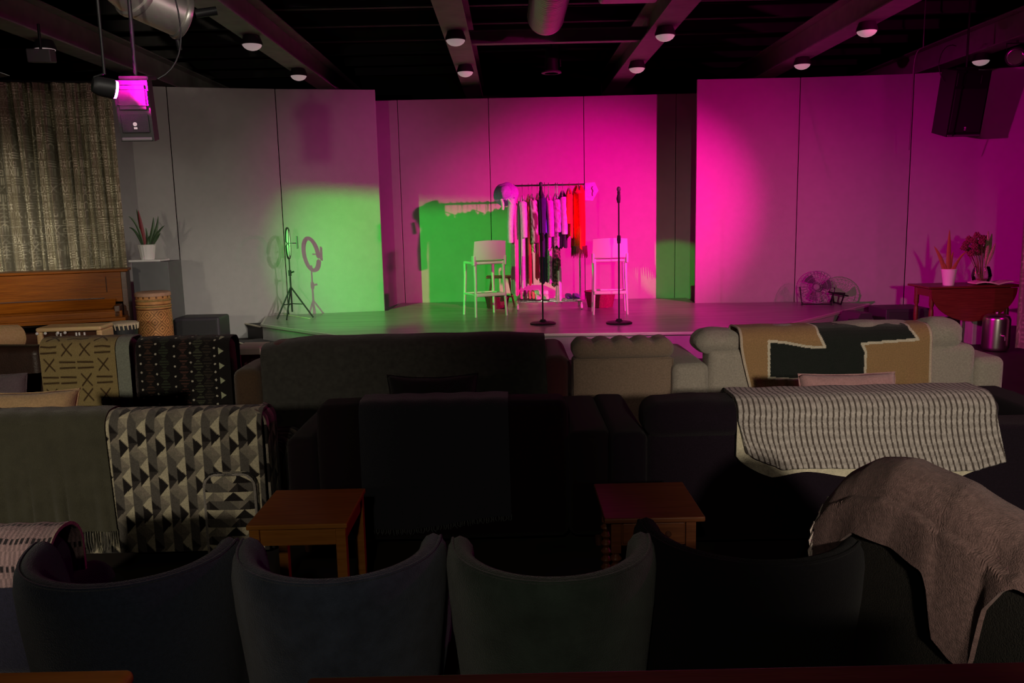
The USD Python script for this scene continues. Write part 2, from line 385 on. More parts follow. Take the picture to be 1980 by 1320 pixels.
# chrome elbow duct
d = Thing('chrome_duct', 'shiny chrome exhaust duct at the ceiling top left', 'duct', loc=(*AY(300, 20, 7)[:2], 3.6))
a, b, c = AY(205, -60, 6.6), AY(262, -8, 6.85), AY(350, 32, 7.1)
pth = np.vstack([np.linspace(a, b, 6), np.linspace(b, c, 10)[1:]])
rad = np.full(len(pth), .17); d.part('pipe', tube(pth, rad, 32), DUCTC)
for q, k in ((b, 5), (c, 14)):
    tdir = (pth[k] - pth[k - 1]) / np.linalg.norm(pth[k] - pth[k - 1])
    d.part('clamp_ring', tube([q - tdir * .03, q - tdir * .02, q, q + tdir * .02, q + tdir * .03], [.17, .186, .19, .186, .17], 32), DUCTC)
d.part('hose_knob', cat(rod(c + [-.05, 0, -.14], c + [-.03, 0, -.26], .02), rod(c + [.12, 0, .02], c + [.28, .05, .05], .035)), BLACKM)
# projector at the top edge
pr = Thing('projector', 'white ceiling projector at the top edge of the view', 'projector', loc=(*AY(1215, 0, 6.8)[:2], 3.4))
a, b = AY(1157, 7, 6.8), AY(1272, 7, 6.8)
pr.part('housing', rbox(a[0], b[0], 6.5, 6.85, a[2], a[2] + .14, .035, 4, 2), WHITE)
pr.part('lens', mv(lathe([(0, 0), (.04, 0), (.045, .04), (.03, .05), (0, .045)], 20), (a[0] + b[0]) / 2 + .1, 6.85, a[2] + .07, rx=-PI / 2), BLACKM)
pr.part('mount', rod(((a[0] + b[0]) / 2, 6.67, a[2] + .13), ((a[0] + b[0]) / 2, 6.67, 4.62), .025), BLACKM)


def speaker(tag, cx, cy, cz, yaw, tilt, side, k=1.):
    s = Thing('hanging_loudspeaker', tag, 'loudspeaker', loc=(cx, cy, cz), rz=yaw)
    w, dpt, h = .34 * k, .32 * k, .62 * k
    out = [(-w / 2, 0), (w / 2, 0), (w / 2 - .03, dpt), (-w / 2 + .03, dpt)]
    body = prism(out, h, 'xy', -h / 2); body = mv(body, rx=tilt)
    s.part('cabinet', body, BLACK, smooth=20)
    g = rbox(-w / 2 + .02, w / 2 - .02, -.014, 0, -h / 2 + .06, h / 2 - .23, .01, 2, 3); s.part('grille', mv(g, rx=tilt), GRILLE)
    hn = cat(rbox(-w / 2 + .02, w / 2 - .02, -.012, 0, h / 2 - .2, h / 2 - .03, .01, 2, 1))
    hp = s.part('horn', mv(hn, rx=tilt), BLACK)
    pts = [(-.11, h / 2 - .17), (.11, h / 2 - .17), (.11, h / 2 - .06), (-.11, h / 2 - .06)]; inn = [(-.05, h / 2 - .14), (.05, h / 2 - .14), (.05, h / 2 - .09), (-.05, h / 2 - .09)]
    V = [(x, -.018, z) for x, z in pts] + [(x, .03, z) for x, z in inn]
    fq = [[i, (i + 1) % 4, 4 + (i + 1) % 4, 4 + i] for i in range(4)] + [[4, 5, 6, 7]]
    s.part('horn_flare', mv(tm(V, fq), rx=tilt), GRILLE, smooth=False)
    s.part('bottom_bar', mv(rbox(-w / 2 + .01, w / 2 - .01, -.02, 0, -h / 2 + .005, -h / 2 + .03, .008, 2, 1), rx=tilt), GREYP)
    s.part('badge', mv(cat(mv(lathe([(0, 0), (.014, 0), (.014, .004), (0, .004)], 16), 0, -.014, -h / 2 + .12, rx=PI / 2), bx(-.011, .013, -.018, -.014, -h / 2 + .085, -h / 2 + .1)), rx=tilt), WHITE, label='small pale maker badge')
    s.part('bracket', cat(rod((0, .1, h / 2 - .02), (0, .1, 4.63 - cz), .014), mv(bx(-.1, .1, .08, .28, h / 2 + .0, h / 2 + .03), rx=tilt)), BLACKM)
    s.part('cable', tube(bez((side * .12, .2, .25), (side * .4, .3, .4), (side * .3, .25, .9), (side * .1, .2, 3.85 - cz), n=16), .006, 6), BLACKM)
GRILLE = mat('speaker_grille', (.03, .03, .032), .6, .35, var=.3, scale=260, bump=.4, bscale=400)
GREYP = mat('grey_plastic', (.16, .15, .16), .4, .4)
cL, cR = AY(259, 215, 6.0), AY(1873, 201, 11.4)
speaker('black loudspeaker hung from the ceiling at left, lit by a magenta lamp', *cL, .10, .16, 1, .67)
speaker('black loudspeaker hung from the ceiling at right in front of pink wall', *cR, .03, .22, -1, 1.38)

# LED par lamp on the left loudspeaker (its beam is magenta_wash)
LED = mat('lit_magenta_lens', (1, .6, .9), .4, .3, emit=((1, .12, .75), 9.))
q = AY(226, 174, 5.76)
lp = Thing('magenta_par_lamp', 'lit magenta LED par lamp beside the left hanging loudspeaker', 'stage light', loc=tuple(q))
aim = np.array([5.8, 12.2, .9]) - q; aim /= np.linalg.norm(aim)
lp.part('housing', tube([q - aim * .15, q - aim * .12, q - aim * .02], [.045, .062, .066], 24), BLACKM)
lp.part('lens', tube([q - aim * .02, q, q + aim * .004], [.06, .058, .03], 24), LED, label='glowing magenta lens')
lp.part('yoke', cat(tube([q + [0, 0, .09] - aim * .07, q + [-.07, 0, .07] - aim * .07, q + [-.075, 0, 0] - aim * .07], .007, 8), rod(q + [0, 0, .085] - aim * .07, (q[0] - aim[0] * .07, q[1] - aim[1] * .07, 4.63), .01)), BLACKM)
q = AY(1966, 108, 11.3)
lp = Thing('dark_par_lamp', 'unlit black par lamp at the far upper right', 'stage light', loc=tuple(q))
aim = np.array([-.6, -.75, -.25]); aim /= np.linalg.norm(aim)
lp.part('housing', tube([q - aim * .15, q - aim * .1, q + aim * .12], [.06, .11, .12], 24), BLACK)
lp.part('lens', tube([q + aim * .12, q + aim * .125], [.1, .09], 24), CHROME)
lp.part('yoke', cat(tube([q + [-.14, 0, 0], q + [-.14, 0, .16], q + [.14, 0, .16], q + [.14, 0, 0]], .01, 8), rod(q + [0, 0, .16], (q[0], q[1], 3.86), .014)), BLACKM)
q = AY(1066, 122, 12.4)
lp = Thing('hanging_can_lamp', 'dark hanging can lamp under the short cross beam', 'stage light', loc=tuple(q))
lp.part('housing', lathe([(0, .2), (.06, .2), (.09, .15), (.1, -.1), (.115, -.13), (.1, -.14), (.08, -.05), (0, -.02)], 24, *q), BLACK)
lp.part('rim', lathe([(.1, -.11), (.14, -.12), (.145, -.14), (.1, -.145)], 24, *q), GREYP)
lp.part('yoke', cat(rod(q + [0, 0, .2], (q[0], q[1], 4.63), .015), rod(q + [.12, 0, .25], q + [.13, 0, -.05], .012)), BLACKM)
q = AY(80, 107, 9.3)
lp = Thing('ceiling_box', 'small dark grey box fixed under the outermost left beam', 'box', loc=tuple(q))
lp.part('case', mv(rbox(-.12, .12, -.10, .10, -.075, .065, .015, 3, 1), *q, rz=.2, rx=.15), GREYP)
lp.part('bracket', rod(q + [0, 0, .06], (q[0], q[1], 3.86), .015), BLACKM)
# green lamp out of view upper left; unseen flap added to cut its beam
q = np.array([-4.5, 6.6, 2.95]); aim = np.array([3.6, 6.7, -1.5]); aim /= np.linalg.norm(aim); rt = np.cross(aim, [0, 0, 1]); rt /= np.linalg.norm(rt)
lp = Thing('green_flood_lamp', 'green flood lamp out of the picture at left, with an unseen flap added to cut its beam', 'stage light', loc=tuple(q))
lp.part('housing', tube([q - aim * .3, q - aim * .25, q - aim * .05], [.07, .1, .11], 24), BLACK)
ez = q[2] - .45 * .125
v = []
for s in (-.9, .9):
    for yy, zz in ((.45, ez), (.1, q[2] + .10)):
        p = q + np.array([aim[0], aim[1], 0]) / np.linalg.norm(aim[:2]) * yy + rt * s * (.45 if yy > .2 else .16); v.append((p[0], p[1], zz))
v = np.array(v); lp.part('flap', shell(v.reshape(2, 2, 3), .004), BLACK, smooth=False)
lp.part('yoke', rod(q + [0, 0, .1] - aim * .15, (q[0] - aim[0] * .15, q[1] - aim[1] * .15, 4.4), .015), BLACKM)
# loose cables over the right loudspeaker
solo('hanging_cable', 'thin pale cable hanging beside the right loudspeaker from the ceiling', 'cable', tube(np.vstack([[AY(1785, 92, 10.6) * [1, 1, 0] + [0, 0, 4.63]], bez(AY(1785, 92, 10.6), AY(1768, 94, 10.6), AY(1768, 120, 10.6), AY(1765, 150, 10.7), n=10), bez(AY(1765, 150, 10.7), AY(1762, 210, 10.8), AY(1758, 290, 11.0), n=8)[1:]]), .006, 6), GREYP)

# ================================================================== on the stage
def bar_stool(tag, x, y, rz):
    s = Thing('bar_stool', tag, 'bar stool', loc=(x, y, SZ), rz=rz, group=None)
    # local: back towards -y, seat front towards +y
    for sx in (-1, 1):
        lx = sx * .215
        s.part('leg', tube([(lx * 1.1, -.235, 0), (lx, -.20, .55), (lx, -.195, .78)], [.017, .021, .024], 10), WHITE)
        s.part('leg', tube([(lx * 1.1, .225, 0), (lx, .19, .55), (lx, .185, .74)], [.017, .021, .024], 10), WHITE)
    s.part('seat', rbox(-.235, .235, -.215, .215, .735, .775, .018, 3, 2), WHITE)
    u = np.linspace(-1, 1, 15); w = np.linspace(0, 1, 9); U, W = np.meshgrid(u, w, indexing='ij')
    X = U * (.245 - .012 * W); Yv = -.205 - .035 * W - .03 * (1 - U ** 2); Z = .80 + .27 * W - .012 * W * U ** 2
    s.part('backrest', shell(np.stack([X, Yv, Z], -1), .022), WHITE)
    for sx in (-1, 1): s.part('side_wing', rbox(sx * .235 - .018, sx * .235 + .018, -.235, -.15, .72, .86, .014, 3, 1), WHITE)
    fr = [(-.226, -.215, .31), (-.226, .2, .31), (.226, .2, .31), (.226, -.215, .31)]
    s.part('foot_ring', cat(*[rod(fr[i], fr[(i + 1) % 4], .015) for i in range(4)], rbox(-.23, .23, -.25, -.205, .285, .335, .015, 3, 1)), WHITE)
    return s
a = AZ(938, 609, SZ); bar_stool('white plastic bar stool left of the clothes rack, turned slightly sideways', a[0] + .0, a[1] + .03, .42)
a = AZ(1180, 606, SZ); bar_stool('white plastic bar stool at the right behind the taller microphone stand', a[0], a[1] + .1, -.06)


def mic_stand(tag, x, y, h):
    s = Thing('microphone_stand', tag, 'microphone stand', loc=(x, y, SZ))
    o = (x, y, SZ)
    s.part('base', lathe([(0, 0), (.165, 0), (.17, .012), (.15, .024), (.05, .03), (.03, .06), (0, .06)], 32, *o), BLACKM)
    s.part('pole', cat(rod((x, y, SZ + .03), (x, y, SZ + h * .62), .0105, 12), rod((x, y, SZ + h * .6), (x, y, SZ + h - .16), .009, 12)), BLACKM)
    s.part('clutch', cat(lathe([(0, -.05), (.02, -.05), (.024, 0), (.02, .05), (0, .05)], 14, x, y, SZ + h * .62)), BLACKM)
    s.part('clip', tube([(x, y, SZ + h - .2), (x - .004, y, SZ + h - .15), (x, y, SZ + h - .1)], [.018, .026, .02], 12), BLACK)
    m = s.part('microphone', tube([(x, y - .005, SZ + h - .2), (x, y, SZ + h - .06)], [.012, .02], 14), BLACK)
    s.part('mesh_head', mv(trimesh.creation.icosphere(2, 1.), x, y, SZ + h - .03, s=(.026, .026, .034)), GREYP, parent=m)
a = AZ(1050, 626, SZ); mic_stand('black microphone stand in front of the hanging clothes', a[0], a[1], AY(1048, 352, a[1])[2] - SZ)
a = AZ(1197, 625, SZ); mic_stand('black microphone stand in front of the right bar stool', a[0], a[1], AY(1196, 361, a[1])[2] - SZ)

# ring light
a = AZ(566, 616, SZ); x, y = a[0], a[1]
r_ = Thing('ring_light', 'ring light on a black tripod at the left of the stage', 'ring light', loc=(x, y, SZ))
hub = SZ + .38
for dx, dy in ((-.19, -.12), (.3, -.0), (-.02, -.25)):
    lg = r_.part('leg', cat(rod((x, y, hub + .08), (x + dx, y + dy, SZ + .012), .011), rod((x, y, SZ + .22), (x + dx * .5, y + dy * .5, SZ + .21), .007)), BLACKM)
r_.part('pole', cat(rod((x, y, SZ + .1), (x, y, SZ + .66), .012), rod((x, y, SZ + .6), (x + .0, y, SZ + .93), .009)), BLACKM)
r_.part('collar', cat(lathe([(0, -.04), (.022, -.04), (.022, .04), (0, .04)], 12, x, y, SZ + .66), rod((x, y, SZ + .66), (x + .06, y, SZ + .68), .012)), BLACK)
cz = AY(568, 470, y)[2]; g = np.linspace(0, 2 * PI, 49); Rr = .205; ra = 1.76
ring = np.stack([x + np.cos(g) * Rr * math.cos(ra), y + np.cos(g) * Rr * math.sin(ra), cz + np.sin(g) * Rr], 1)
r_.part('ring', tube(ring, .024, 10, False), BLACK); r_.part('light_strip', tube(ring + np.array([.012, -.022, 0]), .012, 8, False), WHITE)
r_.part('ball_joint', rod((x, y, SZ + .92), (x, y, cz - Rr), .014), WHITE)
r_.part('phone_clamp', cat(rod((x + .02, y, cz), (x + .14, y, cz), .007), rbox(x + .12, x + .14, y - .02, y + .02, cz - .08, cz + .1, .006, 2, 1)), GREYP)

# clothes rack
RY = 12.55
L0, R0 = AY(1001, 585, RY)[0], AY(1122, 585, RY)[0]
zr = AY(1060, 358, RY)[2]; zb = SZ + .12
k_ = Thing('clothes_rack', 'chrome rolling clothes rack on the stage carrying a row of costumes', 'clothes rack', loc=((L0 + R0) / 2, RY, SZ))
for xx in (L0, R0):
    k_.part('post', rod((xx, RY, zb), (xx, RY, zr), .014), CHROME)
    k_.part('foot_bar', rod((xx, RY - .24, zb - .02), (xx, RY + .24, zb - .02), .014), CHROME)
    for s in (-.24, .24):
        k_.part('castor', cat(mv(lathe([(0, -.015), (.035, -.015), (.04, 0), (.035, .015), (0, .015)], 16), xx, RY + s, SZ + .04, ry=PI / 2), rod((xx, RY + s, SZ + .05), (xx, RY + s, zb - .02), .01)), WHITE)
k_.part('rail', rod((AY(985, 358, RY)[0], RY, zr), (AY(1137, 358, RY)[0], RY, zr), .014), CHROME)
k_.part('shoe_shelf', cat(*[rod((L0, RY + q, zb), (R0, RY + q, zb), .009) for q in (-.22, -.11, 0, .11, .22)]), CHROME)

GM = {}
def gmat(c, metal=0., rough=.8):
    k = tuple(c)
    if k not in GM: GM[k] = mat(f'garment_cloth_{len(GM)}', c, rough, .25, var=.14, scale=30, bump=.3, bscale=90, sheen=.2)
    return GM[k]


def garment(name, tag, px0, px1, py0, py1, c, catg, sleeve=None, sl_c=None, spots=None, flare=1.0, dep=.2, yo=0., hem=None):
    xa, xb = AY(px0, 420, RY)[0], AY(px1, 420, RY)[0]; x = (xa + xb) / 2; w = (xb - xa) / 2; z1, z0 = AY((px0 + px1) / 2, py0, RY)[2], AY((px0 + px1) / 2, py1, RY)[2]
    y = RY + yo; t = Thing(name, tag, catg, loc=(x, y, z0))
    na, nv = 40, 34; th = np.linspace(0, 2 * PI, na, endpoint=False); v = np.linspace(0, 1, nv)
    T, Vv = np.meshgrid(th, v, indexing='ij'); ph = rng.uniform(0, 6)
    prof = np.clip(Vv * 9, .12, 1) ** .6
    X = w * prof * np.cos(T) * (.86 + .2 * np.sin(3 * T + ph + 2.2 * Vv) * Vv + .16 * np.sin(7 * T + ph * 2) * Vv) * (1 + (flare - 1) * Vv)
    Y = dep * np.clip(.25 + Vv * 6, 0, 1) * np.sin(T) * (1 + .12 * np.sin(5 * T + ph) * Vv)
    Z = z1 - Vv * (z1 - z0) - .1 * np.abs(np.sin(T)) * np.clip(1 - Vv * 5, 0, 1) * 1.0
    Z += .02 * np.sin(4 * T + ph) * Vv ** 3
    P = np.stack([x + X, y + Y, Z], -1); i, j = np.meshgrid(np.arange(na), np.arange(nv - 1), indexing='ij')
    q = np.stack([i * nv + j, i * nv + j + 1, ((i + 1) % na) * nv + j + 1, ((i + 1) % na) * nv + j], -1).reshape(-1, 4)
    m = tm(P.reshape(-1, 3), q)
    if spots is not None:
        nz = meshkit.noise(m.vertices * 42, 3) ; col = np.where((nz > .56)[:, None], spots, c); t.part('body', m, PRINT, col=col)
    else:
        t.part('body', m, gmat(c))
    if sleeve:
        l, sx = sleeve; p0 = np.array([x + sx * w * .4, y - dep * .8, z1 - .13])
        pts = bez(p0, p0 + [sx * w * .4, -.07, -.12], p0 + [sx * w * .7, -.08, -l * .6], p0 + [sx * w * .6, -.06, -l], n=14)
        rr = np.linspace(.056, .045, 14) * (1 + .04 * np.sin(np.arange(14) * 1.7)); sm = tube(pts, rr, 14)
        if spots is not None:
            nz = meshkit.noise(sm.vertices * 42, 3); t.part('sleeve', sm, PRINT, col=np.where((nz > .56)[:, None], spots, sl_c or c))
        else: t.part('sleeve', sm, gmat(sl_c or c))
    t.part('hanger', cat(tube(np.vstack([[(x, y, z1 - .015), (x, y, zr - .0)], (x, y, zr + .02) + np.stack([0 * g[:7], .02 * np.sin(g[:7] * 4 - 1.5) * 1, .012 * np.cos(g[:7] * 4)], 1)]), .004, 6), rod((x, y - dep * .85, z1 - .1), (x, y, z1 - .012), .006), rod((x, y + dep * .85, z1 - .1), (x, y, z1 - .012), .006)), CHROME)
    if hem:
        pts = [rod((x + w * 1.0 * math.cos(q), y + dep * math.sin(q), z0 + .04), (x + w * 1.15 * math.cos(q + .1), y + dep * 1.05 * math.sin(q), z0 - .10 - .05 * rng.random()), .012, 5, .003) for q in np.linspace(0, 2 * PI, 40)]
        t.part('feather_hem', cat(*pts), gmat(hem), label='dark ragged feather hem')
    return t


LAV, PNK, CRM, WHT = (.80, .55, .95), (.9, .28, .62), (.5, .03, .12), (.86, .78, .9)
garment('long_coat', 'long pink coat hanging leftmost on the clothes rack', 986, 1004, 370, 568, (.8, .25, .6), 'coat', (.62, -1), LAV, yo=.0)
garment('gown', 'long lavender gown hanging second from the left on the rack', 1003, 1018, 376, 553, LAV, 'gown', (.5, .3), LAV)
garment('red_brown_coat', 'crimson and brown coat hanging beside the long lavender gown', 1016, 1029, 374, 548, (.42, .09, .07), 'coat')
garment('spotted_jacket', 'white jacket with dark spots and long sleeves on the rack', 1023, 1036, 373, 487, WHT, 'jacket', (.6, .6), WHT, spots=(.2, .05, .12))
garment('maroon_dress', 'dark maroon dress hanging behind the spotted white jacket', 1034, 1045, 372, 538, (.35, .05, .14), 'dress')
garment('navy_coat', 'long dark navy coat behind the left microphone stand', 1040, 1057, 368, 545, (.03, .02, .10), 'coat', (.5, 0), (.06, .03, .2))
garment('purple_scarf', 'short violet scarf in front of the long navy coat', 1048, 1057, 418, 450, (.16, .03, .8), 'scarf', yo=-.2, dep=.05)
garment('magenta_blouse', 'bright magenta blouse hanging in the middle of the rack', 1054, 1068, 374, 478, (.85, .1, .75), 'blouse', (.5, .4), (.9, .2, .8))
garment('white_skirt', 'white and lavender long skirt below the bright magenta blouse', 1055, 1067, 470, 545, WHT, 'skirt', spots=(.5, .2, .6), yo=-.05)
garment('lace_jacket', 'pale lavender lace jacket right of the magenta blouse', 1068, 1083, 372, 476, LAV, 'jacket', (.45, .2), LAV, spots=(.5, .25, .55))
garment('patterned_trousers', 'dark green patterned trousers hanging below the lace jacket', 1066, 1083, 462, 552, (.05, .08, .04), 'trousers', spots=(.28, .24, .18), dep=.14)
garment('white_trousers', 'white trousers hanging lowest on the rack near the shoes', 1072, 1084, 508, 584, WHT, 'trousers', dep=.1, yo=-.06)
garment('dark_jacket', 'black jacket with white striped sleeve left of the red garments', 1080, 1096, 367, 478, (.03, .015, .06), 'jacket', (.52, .2), WHT)
garment('orange_red_shirt', 'orange red shirt hanging left of the big red dress', 1094, 1108, 362, 458, (.9, .10, .03), 'shirt', (.4, -.5), (.95, .16, .05))
garment('red_dress', 'large bright red dress with ragged hem at the rack right end', 1106, 1133, 354, 480, (.8, .008, .01), 'dress', hem=(.12, .005, .03), yo=0.)

# hat and pale bag on the rack's ends
q = AY(977, 372, RY - .12)
h = Thing('sun_hat', 'purple wide-brimmed hat hung on the left end of the clothes rack', 'hat', loc=tuple(q))
HATM = gmat((.62, .18, .85))
pr_ = [(0, .11), (.05, .105), (.085, .08), (.1, .03), (.105, 0), (.15, -.02), (.185, -.05), (.19, -.07), (.18, -.055), (.1, -.02), (.0, -.02)]
hm = mv(lathe(pr_, 36), rx=1.15, ry=-.35); hm.vertices += .012 * np.sin(hm.vertices[:, [0]] * 40) * [[0, 1, .6]]
h.part('crown_and_brim', mv(hm, *q), HATM)
h.part('ribbon', cat(tube(bez(q + [-.06, -.1, -.1], q + [-.03, -.12, -.16], q + [-.04, -.1, -.25], n=8), .02, 8), tube(bez(q + [.04, -.1, -.1], q + [.09, -.12, -.14], q + [.12, -.1, -.26], n=8), .016, 8)), gmat(WHT))
a0, a1, a2 = AY(1131, 354, RY - .05), AY(1150, 352, RY - .05), AY(1157, 368, RY - .05); a3, a4 = AY(1146, 388, RY - .05), AY(1131, 387, RY - .05)
bg = Thing('pointed_bag', 'pale pointed cloth bag with a dark squiggle beside the red dress', 'bag', loc=tuple(a4))
bg.part('body', prism([(p[0], p[2]) for p in (a4, a3, a2, a1, a0)], .03, 'xz', RY - .06), gmat((.8, .6, .82)))
sq = [AY(px, py, RY - .066) for px, py in ((1146, 360), (1144, 364), (1147, 369), (1145, 374), (1146, 379))]
bg.part('squiggle', tube(resample(np.array(sq), 12)[0], .006, 6), gmat((.2, .03, .12)))
bg.part('loop', rod(AY(1133, 353, RY), (AY(1133, 353, RY)[0], RY, zr), .005), CHROME)

# shoes on the rack
def shoe(name, tag, px, c, sole, l=.27, w=.09, hgt=.1, boot=0., heel=0., rz=.06, group=None, yy=RY - .1):
    x = AY(px, 580, yy)[0]; z = zb + .012
    s = Thing(name, tag, 'shoe', loc=(x, yy, z), rz=rz, group=group)
    s.part('sole', mv(rbox(-w / 2, w / 2, -l / 2, l / 2, 0, .022, .01, 2, 2), z=heel * .15), gmat(sole))
    m = rbox(-w / 2 + .004, w / 2 - .004, -l / 2 + .005, l / 2 - .005, .015, hgt, .03, 4, 3); f = (m.vertices[:, 1] / (l / 2)); m.vertices[:, 2] = .015 + (m.vertices[:, 2] - .015) * np.where(f < 0, 1 + .55 * f, 1.0).clip(.4, 1) + heel * np.clip(f * .5 + .5, 0, 1)
    s.part('upper', m, gmat(c))
    if boot: s.part('shaft', rbox(-w / 2, w / 2, 0, l / 2, hgt - .03, hgt + boot, .03, 4, 2), gmat(c))
    if heel: s.part('heel', rod((0, l / 2 - .03, 0), (0, l / 2 - .035, heel + .02), .008, 8, .02), gmat(sole))
for i, (px, c) in enumerate([(1008, (.7, .25, .5)), (1016, (.05, .02, .04)), (1024, (.6, .1, .2)), (1031, (.75, .2, .2))]):
    shoe('heeled_shoe', ['pink heeled shoe leftmost on the rack shelf', 'black heeled shoe between the pink and dark red ones', 'dark red heeled shoe third from the left on the rack shelf', 'coral heeled shoe left of the white ankle boots'][i], px, c, (.03, .02, .03), .2, .05, .07, heel=.09, boot=.06)
shoe('white_boot', 'white ankle boot just left of the microphone pole', 1040, (.85, .83, .85), (.05, .04, .05), .25, .095, .1, boot=.05)
shoe('white_boot', 'white ankle boot just right of the microphone pole', 1055, (.85, .83, .85), (.05, .04, .05), .25, .095, .1, boot=.05)
shoe('trainer', 'purple trainer with white toe on the rack, left of its pair', 1100, (.12, .03, .35), (.9, .85, .9), .26, .1, .09)
shoe('trainer', 'purple trainer with white toe on the rack, right of its pair', 1114, (.12, .03, .35), (.9, .85, .9), .26, .1, .09)

# small red table and bins behind
REDW = mat('red_painted_wood', (.42, .05, .10), .5, .35, var=.15, scale=5)
MAROON = mat('maroon_wicker', (.22, .025, .07), .8, .25, var=.3, scale=60, bump=.5, bscale=90)
q = AZ(970, 578, SZ); x, y = q[0], 12.95; zt = AY(970, 533, y)[2]
t = Thing('side_stool', 'small red wooden stool with splayed legs behind the left bar stool', 'stool', loc=(x, y, SZ))
t.part('top', rbox(x - .22, x + .24, y - .16, y + .16, zt - .03, zt, .012, 2, 1), REDW)
for sx in (-1, 1):
    for sy in (-1, 1): t.part('leg', rod((x + sx * .13, y + sy * .1, zt - .02), (x + sx * .21, y + sy * .14, SZ), .018, 8, .014), REDW)
t.part('stretcher', rod((x - .18, y, SZ + .15), (x + .18, y, SZ + .15), .012), REDW)
def bin_(tag, px0, px1, pyt, y):
    x0, x1 = AY(px0, 580, y)[0], AY(px1, 580, y)[0]; z1 = AY((px0 + px1) / 2, pyt, y)[2]; x = (x0 + x1) / 2; r = (x1 - x0) / 2
    b = Thing('waste_bin', tag, 'bin', loc=(x, y, SZ)); b.part('body', lathe([(0, .0), (r * .82, 0), (r, z1 - SZ - .02), (r * .96, z1 - SZ - .02), (r * .8, .02), (0, .02)], 28, x, y, SZ), MAROON)
    b.part('rim', lathe([(r * .95, -.025), (r * 1.03, -.02), (r * 1.03, 0), (r * .95, 0)], 28, x, y, z1), MAROON)
bin_('dark red wicker bin on stage behind the left bar stool', 938, 985, 572, 12.75)
bin_('dark red wicker bin on stage behind the right bar stool', 1131, 1190, 562, 12.6)

# fan
q = AZ(1585, 588, SZ); fy = 12.1
fc = AY(1580, 555, fy); R = .235
FANM = mat('fan_chrome', (.22, .18, .24), .3, .5, metal=.6)
f = Thing('floor_fan', 'round chrome floor fan standing on the right of the stage', 'fan', loc=(fc[0], fy, SZ))
rot = dict(rz=-.45)
def fpt(m): return mv(mv(m, rx=PI / 2 - .12, rz=-.45), *fc)
wires = []
for rr, zz in ((1., 0), (.86, .055), (.62, .08), (.3, .085), (.86, -.055), (.62, -.08), (.3, -.085)):
    wires.append(tube(np.stack([R * rr * np.cos(g), R * rr * np.sin(g), np.full_like(g, zz)], 1), .006 if rr == 1 else .0025, 6, False))
for k in range(28):
    for s in (-1, 1):
        a = k * 2 * PI / 28; cs = np.array([math.cos(a), math.sin(a)]); pts = [(*(cs * R * rr), s * zz) for rr, zz in ((1., 0), (.86, .055), (.62, .08), (.3, .085), (.12, .085))]
        wires.append(tube(pts, .0022, 5))
f.part('wire_guard', fpt(cat(*wires)), FANM)
f.part('hub_badge', fpt(lathe([(0, .095), (.04, .093), (.05, .08), (0, .07)], 20)), GREYP)
for k in range(3):
    u = np.linspace(0, 1, 8); w = np.linspace(-1, 1, 7); U, W = np.meshgrid(u, w, indexing='ij'); rad_ = .05 + .15 * U; an = k * 2 * PI / 3 + W * (.25 + .4 * U * (1.2 - U)) + .3 * U
    f.part('blade', fpt(shell(np.stack([rad_ * np.cos(an), rad_ * np.sin(an), .025 * W], -1), .003)), FANM)
f.part('motor', fpt(lathe([(0, -.2), (.06, -.19), (.075, -.1), (.06, -.05), (0, -.05)], 20)), GREYP)
bk = np.array([math.sin(.45), math.cos(.45), 0])
f.part('stand', cat(tube([fc + [-.24 * math.cos(.45), .24 * math.sin(.45) * 1, 0], (fc[0] - .2, fy + .05, SZ + .02), (fc[0] + .2, fy - .05, SZ + .02), fc + [.24 * math.cos(.45), -.24 * math.sin(.45), 0]], .012, 8), rod((fc[0] - .2, fy + .05, SZ + .012), (fc[0] - .1, fy + .3, SZ + .012), .012), rod((fc[0] + .2, fy - .05, SZ + .012), (fc[0] + .28, fy + .2, SZ + .012), .012)), BLACKM)
q = AY(1618, 575, 11.85)
solo('folded_stand', 'black folded metal stand lying beside the floor fan', 'stand', cat(tube([AZ(1606, 563 + 20, SZ + .01), AY(1612, 566, 11.85), AY(1633, 567, 11.9), AZ(1626, 588, SZ + .01), AZ(1612, 584, SZ + .01), AY(1610, 566, 11.85)], .012, 8), rod(AY(1602, 564, 11.8), AY(1640, 572, 12.0), .01)), BLACKM)

# ================================================================== right of the stage
SUB = mat('black_vinyl', (.04, .035, .045), .5, .4, bump=.2, bscale=200)
x0, x1, yy = AY(1713, 610, 10.9)[0], AY(1800, 610, 10.9)[0], 10.9; zt = AY(1755, 597, 10.9)[2]
s = Thing('subwoofer', 'dark box loudspeaker on the floor right of the stage', 'loudspeaker', loc=((x0 + x1) / 2, yy + .25, 0))
s.part('cabinet', rbox(x0, x1, yy, yy + .55, .02, zt, .012, 2, 1), SUB)
s.part('grille', rbox(x0 + .03, x1 - .03, yy - .012, yy, .05, zt - .04, .008, 2, 2), GRILLE)
for px in (x0 + .06, x1 - .06):
    for q in (.08, .46): s.part('foot', lathe([(0, 0), (.02, 0), (.02, .02), (0, .02)], 12, px, yy + q, 0), BLACK)
q = AY(1668, 615, 10.6)
w_ = Thing('stage_monitor', 'black wedge monitor on the floor between stage and subwoofer', 'loudspeaker', loc=(q[0], 10.6, 0))
w_.part('cabinet', mv(prism([(-.2, 0), (.24, 0), (.18, .36), (.02, .36)], .4, 'xz', 0), q[0], 10.7, 0, rz=.2), SUB)
w_.part('grille', mv(rbox(-.17, .2, -.012, 0, .02, .3, .006, 1, 1), q[0], 10.7, 0, rz=.2), GRILLE)

